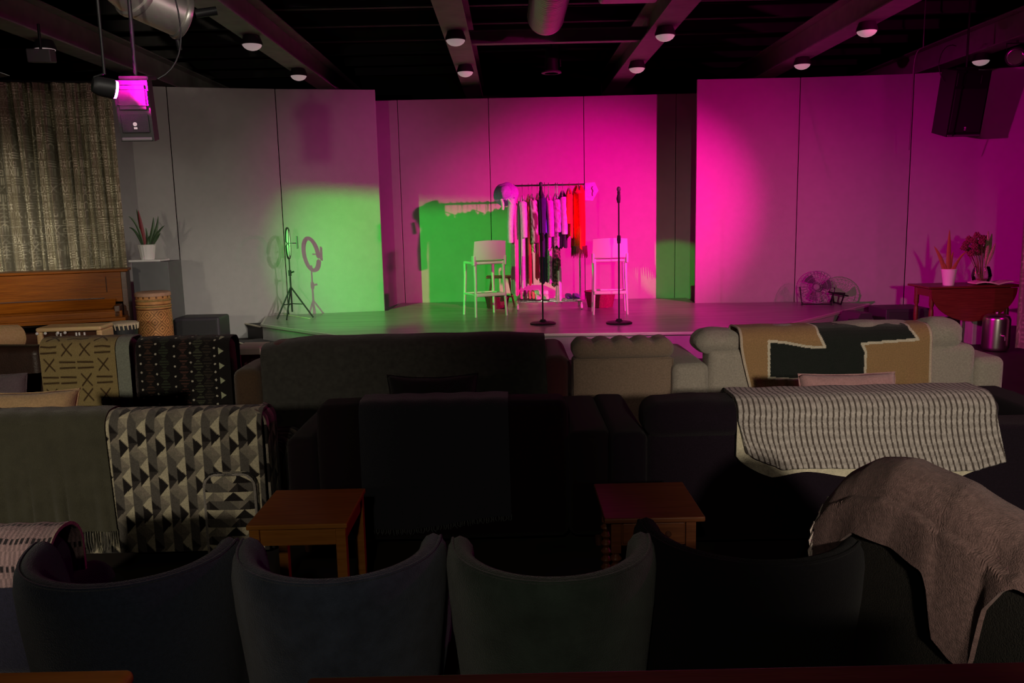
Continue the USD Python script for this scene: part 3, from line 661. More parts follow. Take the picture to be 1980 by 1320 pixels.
MAHOG = wood('mahogany', (.10, .022, .012), (.17, .042, .02), .35)
ty = 10.0; zt = AY(1880, 553, ty)[2]; xl, xr = AY(1796, 553, ty)[0], AY(1972, 553, ty)[0]; xc = (xl + xr) / 2
t = Thing('drop_leaf_table', 'dark red wooden drop-leaf table in the right corner', 'table', loc=(xc, ty + .25, 0))
t.part('tabletop', rbox(xl, xr, ty, ty + .55, zt - .025, zt, .01, 3, 2), MAHOG)
hw = (xr - xl) / 2 - .03; an = np.linspace(PI, 2 * PI, 30)
t.part('drop_leaf', prism([(xc - hw, zt - .03)] + [(xc + hw * math.cos(q), zt - .03 + .40 * math.sin(q)) for q in an[1:-1]] + [(xc + hw, zt - .03)], .02, 'xz', ty - .012), MAHOG)
t.part('apron', bx(xl + .08, xr - .08, ty + .06, ty + .5, zt - .13, zt - .026), MAHOG)
lp_ = [(0, 0), (.018, 0), (.024, .08), (.016, .1), (.022, .14), (.022, .24), (.03, .36), (.026, .46), (.017, .49), (.03, .52), (.03, zt - .03), (0, zt - .03)]
for px in (xl + .09, xr - .09):
    for q in (.09, .47): t.part('leg', lathe(lp_, 16, px, ty + q, 0), MAHOG)
# on the table
def pot(tag, x, y, z, r0, r1, h, m=WHITE, ribs=0):
    p = Thing('plant_pot', tag, 'plant pot', loc=(x, y, z)); b = lathe([(0, 0), (r0, 0), (r1, h), (r1 - .008, h), (r0 - .008, .02), (0, .02)], 40, x, y, z)
    if ribs:
        d = b.vertices - [x, y, z]; a = np.arctan2(d[:, 1], d[:, 0]); b.vertices[:, :2] += d[:, :2] * (.03 * np.cos(a * ribs))[:, None]
    p.part('body', b, m); p.part('rim', lathe([(r1 - .01, h - .012), (r1 + .004, h - .01), (r1 + .004, h), (r1 - .01, h + .002)], 40, x, y, z), m)
    p.part('soil', lathe([(0, h * .86), (r1 * .9, h * .86), (r1 * .9, h * .84)], 24, x, y, z), mat('soil_' + tag.split()[0], (.05, .03, .02), .95, .1, var=.3, scale=80))
def leaf(base, tip, w, bend, n=12, fold=.25, taper=1.4):
    base, tip = np.array(base, float), np.array(tip, float); c = bez(base, (base + tip) / 2 + bend, tip, n=n); t = np.gradient(c, axis=0); t /= np.linalg.norm(t, axis=1, keepdims=True)
    sd = np.cross(t, [0, 1., 0]); sd /= np.linalg.norm(sd, axis=1, keepdims=True) + 1e-9; nn = np.cross(sd, t); s = np.linspace(0, 1, n); ww = w * (np.minimum(1, .55 + s * 3) * (1 - s ** 2.2) ** .8 + .02)
    P = np.stack([c + sd * (ww * q)[:, None] + nn * (ww * fold * (abs(q) ** 2))[:, None] for q in np.linspace(-1, 1, 5)], 1); return shell(P, .006)
x, y = AY(1834, 545, ty + .2)[0], ty + .2
pot('white pot with snake plant on the drop-leaf table', x, y, zt, .062, .09, .2)
SNK = mat('snake_plant_leaf', (.30, .14, .05), .5, .4, c2=(.42, .12, .05), scale=9, stretch=(1, 1, 3))
t = Thing('snake_plant', 'snake plant with upright reddish leaves in the white pot on the table', 'plant', loc=(x, y, zt + .17))
for px, py, w, b in ((1836, 444, .030, (0, 0, 0)), (1806, 476, .026, (.03, 0, .02)), (1826, 508, .022, (-.02, 0, .02)), (1870, 486, .016, (-.02, 0, .08)), (1852, 502, .022, (.01, 0, 0)), (1843, 486, .022, (0, .02, 0))):
    tp = AY(px, py, y); t.part('leaf', leaf((x + (tp[0] - x) * .25, y, zt + .16), tp, w, np.array(b)), SNK)
GLASS = usdkit.material(stage, L + 'clear_glass', {'f': ('fresnel', {'IOR': 1.5}), 't': ('transparent_bsdf', {'color': (.97, .96, .95)}), 'g': ('glossy_bsdf', {'color': (1, 1, 1), 'roughness': .03}), 'm': ('mix_closure', {})}, [('f.fac', 'm.fac'), ('t.BSDF', 'm.closure1'), ('g.BSDF', 'm.closure2')], surface='m.closure')
x, y = AY(1897, 545, ty + .22)[0], ty + .22
v = Thing('glass_vase', 'round clear glass vase of dried flowers on the drop-leaf table', 'vase', loc=(x, y, zt))
v.part('body', lathe([(0, .004), (.06, .004), (.1, .05), (.115, .11), (.1, .18), (.085, .215), (.088, .22), (.082, .22), (.095, .18), (.11, .11), (.096, .052), (.06, .012), (0, .01)], 36, x, y, zt), GLASS)
v.part('water', lathe([(0, .012), (.06, .014), (.094, .054), (.1, .075), (0, .075)], 30, x, y, zt), mat('amber_water', (.18, .05, .03), .1, .6))
t = Thing('dried_flowers', 'bunch of dried pink flowers and pale grasses in the glass vase', 'flowers', loc=(x, y, zt + .02))
STEMM = mat('dry_stem', (.22, .15, .08), .8, .2); FLW = mat('dried_flower', (.24, .05, .08), .85, .2, var=.35, scale=60); GRS = mat('dry_grass', (.48, .40, .26), .9, .2, var=.3, scale=60)
for i, (px, py, yo) in enumerate([(1864, 478, 0), (1874, 462, .05), (1884, 476, -.06), (1889, 455, .03), (1898, 468, -.04), (1877, 490, -.05), (1892, 488, .06), (1903, 482, .03), (1869, 470, .04), (1881, 465, 0), (1895, 478, .05), (1872, 483, .06), (1886, 486, -.02), (1900, 460, .02), (1887, 468, .07)]):
    tp = AY(px, py, y + yo); a_ = t.part('stem', tube(bez((x + rng.uniform(-.03, .03), y, zt + .02), (x + (tp[0] - x) * .3, y + yo * .3, zt + .22), tp, n=8), .004, 5), STEMM)
    b = trimesh.creation.icosphere(3, 1.); d = b.vertices; s_ = .034 * (1 + .5 * (meshkit.noise(d * 5 + i * 7, i) - .5) + .55 * np.sin(d[:, 0] * 7 + i) * np.sin(d[:, 2] * 6 + i) * np.sin(d[:, 1] * 6)); b.vertices = d * s_[:, None]; t.part('flower_head', mv(b, *tp), FLW)
for i, (px, py) in enumerate([(1911, 447), (1918, 452), (1907, 455), (1925, 470), (1915, 466)]):
    tp = AY(px, py, y + .04 * (i % 3)); c = bez((x + .02, y, zt + .03), (x + .05, y, zt + .25), tp, n=16)
    t.part('grass_plume', tube(c, np.r_[np.full(7, .003), .004 + .022 * np.sin(np.linspace(.1, PI - .05, 9))], 7), GRS)
a, b = AY(1880, 549, ty + .12), AY(1966, 549, ty + .12)
PAPER = mat('cream_paper', (.78, .72, .58), .8, .2)
bk_ = Thing('open_book', 'cream open book lying on the right of the drop-leaf table', 'book', loc=((a[0] + b[0]) / 2, ty + .12, zt))
mid = (a[0] + b[0]) / 2
for s_ in (-1, 1):
    u = np.linspace(0, 1, 10); P = np.stack([np.stack([mid + s_ * u * (b[0] - a[0]) / 2, np.full(10, ty + .03 + q), zt + .012 + .03 * np.sin(u * 2.6)], 1) for q in (0, .2)], 1); bk_.part('page_block', shell(P, .016), PAPER)
bk_.part('cover', bx(a[0], b[0], ty + .02, ty + .24, zt, zt + .005, .001), MAHOG)
x = AY(1926, 640, 9.75)[0]; z1 = AY(1926, 607, 9.75)[2]
STEEL = mat('brushed_steel', (.6, .58, .55), .28, .5, metal=1.)
t = Thing('metal_urn', 'shiny metal urn standing under the drop-leaf table', 'urn', loc=(x, 9.75, 0))
t.part('body', lathe([(0, .01), (.13, .01), (.15, .05), (.15, z1 - .06), (.135, z1 - .02), (.1, z1), (0, z1)], 36, x, 9.75, 0), STEEL)
t.part('lid_knob', mv(trimesh.creation.icosphere(2, .022), x, 9.75, z1 + .015), STEEL)
t.part('tap', cat(rod((x - .02, 9.6, .2), (x - .02, 9.53, .2), .012), rod((x - .02, 9.53, .2), (x - .02, 9.53, .15), .009)), STEEL)
x = AY(1882, 640, 10.5)[0]
t = Thing('grey_storage_box', 'plain grey box on the floor beneath the drop-leaf table', 'box', loc=(x, 10.3, 0)); t.part('body', rbox(x - .18, x + .12, 10.2, 10.5, 0, .36, .01), FASC); t.part('lid', rbox(x - .19, x + .13, 10.19, 10.51, .36, .385, .008), FASC)

# ================================================================== left of the stage
def segd(p, a, b):
    a, b = np.array(a), np.array(b); d = b - a; t = np.clip(((p - a) @ d) / (d @ d + 1e-12), 0, 1); return np.linalg.norm(p - a - t[..., None] * d, axis=-1)


def curtain(name, tag, xa, ya, xb, yb_, z0, z1, nfold, amp, nu, nv, dark, light, seed, cell=.1, rowh=.17, folds=()):
    u = np.linspace(0, 1, nu); v = np.linspace(0, 1, nv); U, V = np.meshgrid(u, v, indexing='ij'); r = np.random.default_rng(seed)
    a = (.3 + .7 * np.clip(V * 4, 0, 1)); ln0 = math.hypot(xb - xa, yb_ - ya); off = .03 * np.sin(2 * PI * nfold * U + .5 * np.sin(V * 3)) * a
    for fu, fw, fd in folds: q = np.abs((U - fu - .012 * np.sin(V * 2.5 + fu * 20)) * ln0) / fw; off = off + fd * a * np.exp(-q ** 4)
    d = np.array([xb - xa, yb_ - ya]); ln = np.linalg.norm(d); n = np.array([-d[1], d[0]]) / ln
    sh = 0
    X = xa + d[0] * (U + sh) + n[0] * off; Y = ya + d[1] * (U + sh) + n[1] * off; Z = z1 - V * (z1 - z0)
    su = U * ln * 1.9; sv = V * (z1 - z0); ci, ri = np.floor(su / cell).astype(int), np.floor(sv / rowh).astype(int); p = np.stack([su / cell % 1, sv / rowh % 1], -1)
    kind = r.integers(0, 7, (400, 60))[ci % 400, ri % 60]
    K = [[((.2, .9), (.2, .3)), ((.2, .3), (.5, .1)), ((.5, .1), (.8, .3)), ((.8, .3), (.8, .9))], [((.25, .1), (.25, .9)), ((.55, .1), (.55, .9)), ((.8, .1), (.8, .9))], [((.1, .2), (.9, .2)), ((.1, .5), (.9, .5)), ((.1, .8), (.9, .8))], [((.15, .1), (.85, .9)), ((.85, .1), (.15, .9))], [((.2, .2), (.8, .2)), ((.8, .2), (.8, .8)), ((.8, .8), (.3, .8)), ((.3, .8), (.3, .45)), ((.3, .45), (.55, .45))], [((.5, .05), (.5, .95)), ((.15, .35), (.85, .35)), ((.2, .9), (.5, .6)), ((.8, .9), (.5, .6))], [((.3, .3), (.7, .3)), ((.7, .3), (.7, .7)), ((.7, .7), (.3, .7)), ((.3, .7), (.3, .3)), ((.1, .95), (.9, .95))]]
    D = np.full(U.shape, 9.)
    for k in range(7):
        m = kind == k; D[m] = np.min([segd(p[m], *s) for s in K[k]], axis=0)
    fd_ = np.clip(meshkit.fbm(np.stack([su * 9, sv * 9, 0 * su], -1), 3, seed) * 2.6 - .7, .2, 1); on = (np.clip(((.10 - D) / .08), 0, 1) * fd_)[..., None]; line = (p[..., 1] > .985)[..., None]
    col = np.array(dark) * (1 - on) + np.array(light) * on; col = np.where(line, np.array(light) * .6, col)
    m, c = shell(np.stack([X, Y, Z], -1), .004, col)
    t = Thing(name, tag, 'curtain', loc=((xa + xb) / 2, (ya + yb_) / 2, z0)); t.part('cloth', m, PRINT, col=c)
    hd = np.stack([u * d[0] + xa, u * d[1] + ya, np.full(nu, z1 + .005)], 1); t.part('rail', rod(hd[0], hd[-1], .014), BLACKM); return t
curtain('window_curtain', 'tall cream curtain printed with dark line figures behind the piano', *AY(-70, 300, 10.5)[:2], *AY(226, 300, 10.9)[:2], .3, 3.5, 14, .0, 420, 460, (.25, .215, .13), (.9, .83, .6), 5, .062, .105, [(.12, .03, .2), (.22, .035, .22), (.322, .034, .26), (.408, .036, .28), (.47, .02, .12), (.578, .045, .30), (.675, .02, .14), (.775, .025, .15), (.895, .02, .12)])
curtain('window_curtain', 'narrow cream printed curtain at the far right edge', *AY(1965, 640, 9.6)[:2], *AY(2130, 640, 9.2)[:2], .05, 3.5, 6, .05, 120, 300, (.28, .22, .2), (.62, .55, .45), 6)

WAL = wood('piano_walnut', (.15, .040, .004), (.27, .078, .007), .34, (1.2, 20, 24), .12)
WALD = wood('dark_walnut', (.05, .02, .012), (.09, .035, .02), .3, (1.2, 20, 24))
p0, p1 = AY(-140, 535, 9.1), AY(243, 521, 9.75); px = np.array(p1 - p0)[:2]; pn = np.linalg.norm(px); pa = math.atan2(px[1], px[0]); ztop = 1.2
pi_ = Thing('upright_piano', 'upright piano of polished brown wood against the curtain', 'piano', loc=(p1[0], p1[1], 0), rz=pa)
# local x runs to the left end (negative), y away from the viewer
Lp = pn
pi_.part('lid', rbox(-Lp, .02, -.02, .42, ztop - .03, ztop, .008, 2, 1), WAL)
pi_.part('upper_panel', bx(-Lp + .05, -.06, .0, .03, .82, ztop - .031), WAL)
pi_.part('side', bx(-.06, .0, -.0, .42, 0, ztop - .031), WALD); pi_.part('side', bx(-Lp, -Lp + .05, 0, .42, 0, ztop - .031), WALD)
pi_.part('back', bx(-Lp + .05, -.06, .38, .42, .02, ztop - .031), WALD)
pi_.part('fallboard', mv(rbox(-Lp + .08, -.13, -.012, .012, -.075, .075, .008, 2, 1), 0, -.10, .80, rx=-.75), WAL)
pi_.part('key_slip', rbox(-Lp + .05, -.05, -.28, -.255, .66, .74, .008, 2, 1), WAL)
pi_.part('key_bed', bx(-Lp + .02, -.02, -.27, .0, .62, .66), WAL)
pi_.part('key_cover', mv(rbox(-Lp + .08, -.13, -.1, .085, -.008, .008, .006, 2, 1), 0, -.185, .752, rx=.06), WAL)
for xx in (-.1, -Lp + .1): pi_.part('cheek', rbox(xx - .035, xx + .035, -.28, 0, .66, .80, .012, 2, 1), WALD)
pi_.part('lower_panel', bx(-Lp + .05, -.06, .02, .04, .05, .62), WALD)
pi_.part('leg', lathe([(0, 0), (.03, 0), (.03, .1), (.045, .2), (.04, .45), (.05, .6), (0, .62)], 14, -.08, -.22, 0), WALD)
pi_.part('leg', lathe([(0, 0), (.03, 0), (.03, .1), (.045, .2), (.04, .45), (.05, .6), (0, .62)], 14, -Lp + .08, -.22, 0), WALD)
pi_.part('music_desk_trim', cat(bx(-Lp + .2, -.25, -.006, 0, .86, .875), bx(-.225, -.215, -.008, 0, .94, 1.12)), WALD)

yy = 10.35; x0, x1 = AY(259, 560, yy)[0], AY(329, 560, yy)[0]; zt = AY(295, 503, yy)[2]
PLM = mat('plinth_grey', (.17, .175, .18), .75, .25, var=.06, scale=7)
t = Thing('display_plinth', 'tall plain grey plinth beside the piano carrying the aloe', 'plinth', loc=((x0 + x1) / 2, yy + .2, 0)); t.part('body', rbox(x0, x1, yy, yy + .42, 0, zt - .02, .006, 2, 1), PLM)
xp, yp = AY(286, 500, yy + .16)[0], yy + .16
solo('saucer_tray', 'flat white tray on top of the grey plinth', 'tray', rbox(xp - .19, xp + .21, yp - .14, yp + .16, zt - .02, zt + .006, .009, 3, 2), WHITE)
pot('ribbed white pot holding the aloe on the grey plinth', xp, yp, zt + .006, .078, .108, .185, WHITE, 24)
ALO = mat('aloe_leaf', (.045, .085, .045), .45, .4, c2=(.08, .13, .06), scale=12)
t = Thing('aloe_plant', 'dark green aloe with pointed curved leaves in the ribbed white pot', 'plant', loc=(xp, yp, zt + .17))
for px_, py_, w, b in ((264, 404, .022, (-.01, 0, .05)), (249, 418, .018, (.03, 0, .12)), (250, 440, .016, (.0, 0, .12)), (306, 418, .022, (.04, 0, 0)), (318, 436, .016, (-.02, 0, .05)), (297, 420, .026, (.03, 0, .02)), (282, 440, .02, (0, .05, 0)), (290, 455, .02, (0, -.05, 0)), (272, 445, .02, (-.03, .03, 0)), (310, 450, .016, (.02, .03, .03))):
    tp = AY(px_, py_, yp + rng.uniform(-.08, .08)); t.part('leaf', leaf((xp + (tp[0] - xp) * .2, yp, zt + .16), tp, w, np.array(b), fold=.5), ALO)
t.part('leaf', leaf((xp - .03, yp, zt + .18), AY(267, 406, yp - .02), .028, np.array([0, 0, 0]), fold=.5), mat('red_leaf', (.22, .03, .04), .5, .35), label='dark red upright leaf')

def drum_col(m, o, h, dark, light):
    d = m.vertices - o; a = np.arctan2(d[:, 1], d[:, 0]) / (2 * PI) * 8; z = d[:, 2] / h
    tri = lambda q: np.abs((q % 1) * 2 - 1)
    q = np.abs(a % 1 - .5) * 2 + np.abs((d[:, 2] / .165) % 1 - .5) * 2; ln = (q * 2.2 % 1) < .30
    band = z > .76; ln = np.where(band, (np.abs(z - .78) < .008) | (np.abs(z - .84) < .008) | (np.abs(z - .9) < .008) | ((z > .92) & (tri(a * 2) < .3)), ln)
    return np.where(ln[:, None], dark, light)
yd = 9.8; xd = AY(298, 600, yd)[0]; zt = AY(298, 563, yd)[2]; rd = 32 * yd / FPX
t = Thing('carved_drum', 'tall carved orange wooden drum with zigzag bands in front of the plinth', 'drum', loc=(xd, yd, 0))
zs = np.linspace(0.02, zt - .02, 170); body = lathe(np.stack([rd * (.97 + .04 * np.sin(zs / zt * PI)), zs], 1), 220, xd, yd, 0)
t.part('body', body, PRINTW, col=drum_col(body, np.array([xd, yd, 0]), zt, (.17, .065, .02), (.62, .29, .10)))
t.part('foot_ring', lathe([(0, 0), (rd * .95, 0), (rd * .98, .02), (0, .02)], 40, xd, yd, 0), WALD)
for zz in (zt - .17, zt - .1): t.part('rope_band', lathe([(rd * .99, zz - .012), (rd * 1.035, zz), (rd * .99, zz + .012)], 40, xd, yd, 0), mat(f'rope_{int(zz*100)}', (.42, .27, .10), .9, .2, var=.3, scale=50))
t.part('drum_head', lathe([(0, zt), (rd * .9, zt), (rd * 1.02, zt - .015), (rd * 1.03, zt - .05), (rd, zt - .05)], 40, xd, yd, 0), mat('drum_skin', (.55, .33, .22), .7, .25, var=.15, scale=9))
yd = 8.9; xd = AY(239, 640, yd)[0]; zt = AY(239, 622, yd)[2]; rd = 27 * yd / FPX
t = Thing('small_drum', 'small black drum with pale laced skin beside the carved drum', 'drum', loc=(xd, yd, 0))
t.part('body', lathe([(0, 0), (rd * .7, 0), (rd * .75, .15), (rd * .92, zt * .7), (rd * .98, zt - .03), (0, zt - .03)], 36, xd, yd, 0), mat('black_drum_wood', (.025, .028, .03), .5, .4, var=.2, scale=14, stretch=(6, 6, 1)))
t.part('drum_head', lathe([(0, zt), (rd * .93, zt), (rd * 1.04, zt - .012), (rd * 1.0, zt - .03)], 36, xd, yd, 0), mat('pale_drum_skin', (.62, .50, .36), .7, .25, var=.15, scale=9))
sk = mat('skin_lace', (.66, .56, .38), .8, .2)
for k in range(22):
    a = k * 2 * PI / 22; t.part('lace', rod((xd + rd * 1.02 * math.cos(a), yd + rd * 1.02 * math.sin(a), zt - .012), (xd + rd * .99 * math.cos(a + .05), yd + rd * .99 * math.sin(a + .05), zt - .075), .012, 5, .006), sk)
# cream rimmed keyboard bench
PINE = wood('pale_pine', (.66, .42, .19), (.80, .56, .30), .4)
yy = 8.3; x0, x1 = AY(70, 640, yy)[0], AY(192, 640, yy)[0]; zt = AY(130, 632, yy)[2]
t = Thing('framed_bench', 'low bench with rounded pale wood frame and white-striped front before the piano', 'bench', loc=((x0 + x1) / 2, yy + .15, 0), rz=.09)
w = (x1 - x0) / 2; 
t.part('top_rail', rbox(-w, w, -.17, .17, zt - .045, zt, .02, 4, 2), PINE)
for sx in (-1, 1): t.part('end_frame', rbox(sx * (w - .03) - .03, sx * (w - .03) + .03, -.16, .16, .0, zt - .04, .02, 3, 1), PINE)
t.part('front_panel', bx(-w + .05, w - .05, -.13, -.11, .12, zt - .05), WALD)
for k, xx in enumerate((-.13, -.09, .06, .09, .14)): t.part('white_stripe', bx(xx - .008, xx + .008, -.137, -.131, .14, zt - .06, .001), WHITE)
for k, xx in enumerate((-.3, -.22, -.1, -.03)): t.part('stud', mv(trimesh.creation.icosphere(1, .016), xx, -.175, zt - .055), WHITE)
yy = 8.0; q = AY(-22, 657, yy); 
t = Thing('barrel_drum', 'pale wooden barrel drum lying at the left edge before the piano', 'drum', loc=(q[0], yy, 0))
br = mv(lathe([(0, -.3), (.105, -.3), (.125, -.28), (.15, 0), (.125, .28), (.105, .3), (0, .3)], 32), rx=PI / 2, rz=-.5); t.part('body', mv(br, q[0] - .05, yy + .1, q[2] - .02), PINE)
t.part('drum_head', mv(mv(lathe([(0, .302), (.1, .302), (.11, .29)], 32), rx=PI / 2, rz=-.5), q[0] - .05, yy + .1, q[2] - .02), mat('pink_skin', (.6, .3, .28), .6, .3))
t.part('cradle', cat(bx(q[0] - .2, q[0] + .12, yy - .05, yy, 0, q[2] - .14), bx(q[0] - .22, q[0] + .1, yy + .22, yy + .27, 0, q[2] - .14)), WALD)
# floor monitor
yy = 10.3; x0, x1 = AY(337, 640, yy)[0], AY(425, 640, yy)[0]; zt = AY(380, 614, yy)[2]
s = Thing('floor_speaker', 'black floor speaker between the carved drum and the stage steps', 'loudspeaker', loc=((x0 + x1) / 2, yy + .2, 0))
s.part('cabinet', rbox(x0, x1, yy, yy + .4, .02, zt, .03, 3, 1), SUB); s.part('grille', rbox(x0 + .03, x1 - .03, yy - .012, yy, .06, zt - .04, .008, 2, 2), GRILLE)
for px_ in (x0 + .05, x1 - .05): s.part('foot', lathe([(0, 0), (.02, 0), (.02, .02), (0, .02)], 12, px_, yy + .1, 0), BLACK)
# pale crate with purple cloth
yy = 6.72; a = AY(462, 669, yy); b = AY(508, 669, yy); zt = a[2]
t = Thing('open_crate', 'pale open crate holding a purple cloth, between armchair and grey-covered sofa', 'crate', loc=((a[0] + b[0]) / 2, yy, 0))
t.part('top_slat', rbox(a[0] - .02, b[0], yy - .079, yy + .22, zt - .02, zt, .006), CREAM); t.part('front_slat', rbox(a[0] - .02, b[0] + .01, yy - .10, yy - .08, zt - .06, zt - .005, .006), CREAM)
t.part('body', cat(bx(a[0] - .02, a[0], yy, yy + .3, 0, zt - .02), bx(b[0] - .01, b[0] + .01, yy, yy + .3, 0, zt - .02), bx(a[0], b[0], yy + .28, yy + .3, 0, zt - .02), bx(a[0], b[0], yy, yy + .3, .0, .25)), mat('crate_pink', (.45, .16, .22), .7, .2))
u = np.linspace(0, 1, 16); U, W = np.meshgrid(u, np.linspace(0, 1, 12), indexing='ij')
solo('purple_cloth', 'crumpled purple cloth hanging out of the pale crate', 'cloth', shell(np.stack([a[0] + .0 + U * (b[0] - a[0]), yy - .135 + W * .02 + .012 * np.sin(U * 9), zt - .30 + .17 * U + .05 * np.sin(W * 2 + U * 3) - .10 * W * (1 - U)], -1), .02), fabric('purple_cloth', (.20, .03, .20)))

# ================================================================== the seating
def fold(U, V, amp, nf, seed):
    r = np.random.default_rng(seed); o = 0
    for k in range(4): o = o + np.sin(2 * PI * (U * nf * (.6 + .35 * k) + r.random() + .12 * np.sin(V * 2 + r.random() * 6))) / (1 + k)
    return amp * o * np.clip(V, 0, 1)


def legs4(t, x0, x1, y0, y1, h, m, r=.022):
    for x in (x0, x1):
        for y in (y0, y1): t.part('leg', rod((x, y, 0), (x, y, h + .01), r * .8, 10, r), m)


def sofa(name, tag, category, x0, x1, yb, zt, m, arm_l=.2, arm_r=.2, arm_h=.6, depth=.9, back_t=.2, leg_h=.07, cushions=2, rad=.06, puff=.012, top_roll=None, back_in=(0, 0), wood_m=None, seat_m=None):
    t = Thing(name, tag, category, loc=((x0 + x1) / 2, yb + depth / 2, 0)); wood_m = wood_m or WALD
    bl, brr = x0 + (arm_l if back_in[0] else 0), x1 - (arm_r if back_in[1] else 0)
    t.part('backrest', rbox(bl, brr, yb, yb + back_t, leg_h, zt, rad, 5, 5, puff=puff, wr=.004, seed=len(tag)), m)
    for s, w in ((0, arm_l), (1, arm_r)):
        if not w: continue
        xa, xb = (x0, x0 + w) if s == 0 else (x1 - w, x1); inb = back_in[s]
        t.part('arm', rbox(xa, xb, yb + (0 if inb else back_t - .02), yb + depth, leg_h, arm_h, rad, 5, 4, puff=.008, wr=.004, seed=s + 3), m)
    il, ir = x0 + arm_l, x1 - arm_r
    t.part('seat_base', bx(il + .001, ir - .001, yb + back_t - .01, yb + depth - .03, leg_h, .26), m)
    w = (ir - il) / cushions
    for k in range(cushions): t.part('seat_cushion', rbox(il + k * w + .006, il + (k + 1) * w - .006, yb + back_t + .02, yb + depth + .01, .25, .43, .05, 4, 4, puff=.02, wr=.005, seed=k), seat_m or m)
    if top_roll:
        for (xa, xb, h) in top_roll: t.part('headrest_cushion', rbox(xa, xb, yb + .0, yb + back_t + .06, zt - .03, zt + h, .06, 5, 6, puff=.02, wr=.012, seed=int(xa * 10)), m)
    legs4(t, x0 + .07, x1 - .07, yb + .07, yb + depth - .08, leg_h, wood_m)
    return t


def drape(name, tag, x0, x1, yb, bt, zt, front, back, m, nu=60, nv=70, t_=.01, amp=.012, nf=5, seed=0, r=.05, gap=.012, col=None, hem=None, left=None, right=None, fringe=None, category='throw blanket', fr_m=None, backcol=None, lift=None):
    """A throw over a backrest whose near face is y = yb: `front` down the seat side, `back` down the near side."""
    prof = [(yb + bt + gap, zt - front)] + [(yb + bt + gap, zt - r)] + [(yb + bt - r + (r + gap) * math.cos(a), zt - r + (r + gap) * math.sin(a)) for a in np.linspace(.2, PI / 2, 6)] + [(yb + r - (r + gap) * math.sin(a), zt - r + (r + gap) * math.cos(a)) for a in np.linspace(0, PI / 2, 7)] + [(yb - gap, zt - back)]
    pr, s = resample(prof, nv); u = np.linspace(0, 1, nu); U, V = np.meshgrid(u, np.linspace(0, 1, nv), indexing='ij')
    yy = np.broadcast_to(pr[:, 0], U.shape).copy(); zz = np.broadcast_to(pr[:, 1], U.shape).copy()
    bt0 = zt - r; hang = np.clip((bt0 - zz) / max(back, .01), 0, 1) * (yy < yb + .02)
    if hem is not None: zz = np.where(hang > 0, bt0 - (bt0 - zz) * (hem(U)), zz)
    X = x0 + U * (x1 - x0)
    if left is not None: X = X + (1 - U) * left(hang)
    if right is not None: X = X + U * right(hang)
    f = fold(U, hang * 1.2, amp, nf, seed); yy = yy - np.abs(f) * hang - .0 ; X = X + .3 * f
    zz = zz + (.002 * np.sin(U * 31 + seed) + (lift(U) if lift else 0)) * (hang <= 0)
    P = np.stack([X, yy, zz], -1)
    if col is not None:
        c = col(X, zz, U, s[None, :] * np.ones_like(U), hang); mesh, cc = shell(P, t_, c, backcol)
    else: mesh, cc = shell(P, t_), None
    T = Thing(name, tag, category, loc=((x0 + x1) / 2, yb, zt - back))
    T.part('cloth', mesh, PRINT if col is not None else m, col=cc)
    if fringe:
        k = max(20, int((x1 - x0) / .012)); uu = np.linspace(0, nu - 1.001, k); st = []
        for q in uu:
            i = int(q); p = P[i, -1] * (1 - (q - i)) + P[min(i + 1, nu - 1), -1] * (q - i); st.append(tube([p + [0, 0, .008], p + [rng.uniform(-.004, .004), -.003, -fringe * .5], p + [rng.uniform(-.01, .01), -.002, -fringe * rng.uniform(.8, 1.1)]], [.003, .003, .0015], 4))
        T.part('fringe', cat(*st), fr_m or m, kind='stuff')
    return T


def cushion(name, tag, x, y, z, w, h, th, m, rz=0., tilt=0., ears=.05, seed=0):
    n = 26; a = np.linspace(-1, 1, n); U, V = np.meshgrid(a, a, indexing='ij'); rnd = lambda q: q
    pin = 1 - .12 * (1 - np.abs(U) ** 2) * 0
    X = U * w / 2 * (1 - ears * (1 - V ** 2) * 1.0); Z = V * h / 2 * (1 - ears * (1 - U ** 2) * 1.6); thk = th / 2 * ((1 - U ** 4) * (1 - V ** 4)) ** .5
    N = .004 * np.sin(U * 9 + seed) * np.sin(V * 8)
    A = np.stack([X, -thk + N, Z], -1).reshape(-1, 3); B = np.stack([X, thk + N, Z], -1).reshape(-1, 3); k = n * n
    i, j = np.meshgrid(np.arange(n - 1), np.arange(n - 1), indexing='ij'); q = np.stack([i * n + j, (i + 1) * n + j, (i + 1) * n + j + 1, i * n + j + 1], -1).reshape(-1, 4)
    mm = tm(np.vstack([A, B]), np.vstack([q, q[:, ::-1] + k])); mm.merge_vertices(digits_vertex=6)
    t = Thing(name, tag, 'cushion', loc=(x, y, z)); t.part('cover', mv(mv(mm, rx=tilt, rz=rz), x, y, z + h / 2), m)
    e = np.array([[-1, -1], [1, -1], [1, 1], [-1, 1], [-1, -1]]); pts = []
    for s in range(4):
        for q in np.linspace(0, 1, 12)[:-1]:
            uu, vv = e[s] * (1 - q) + e[s + 1] * q; pts.append((uu * w / 2 * (1 - ears * (1 - vv ** 2)), 0, vv * h / 2 * (1 - ears * (1 - uu ** 2) * 1.6)))
    pts.append(pts[0]); t.part('piping', mv(mv(tube(pts, .005, 6, False), rx=tilt, rz=rz), x, y, z + h / 2), m); return t


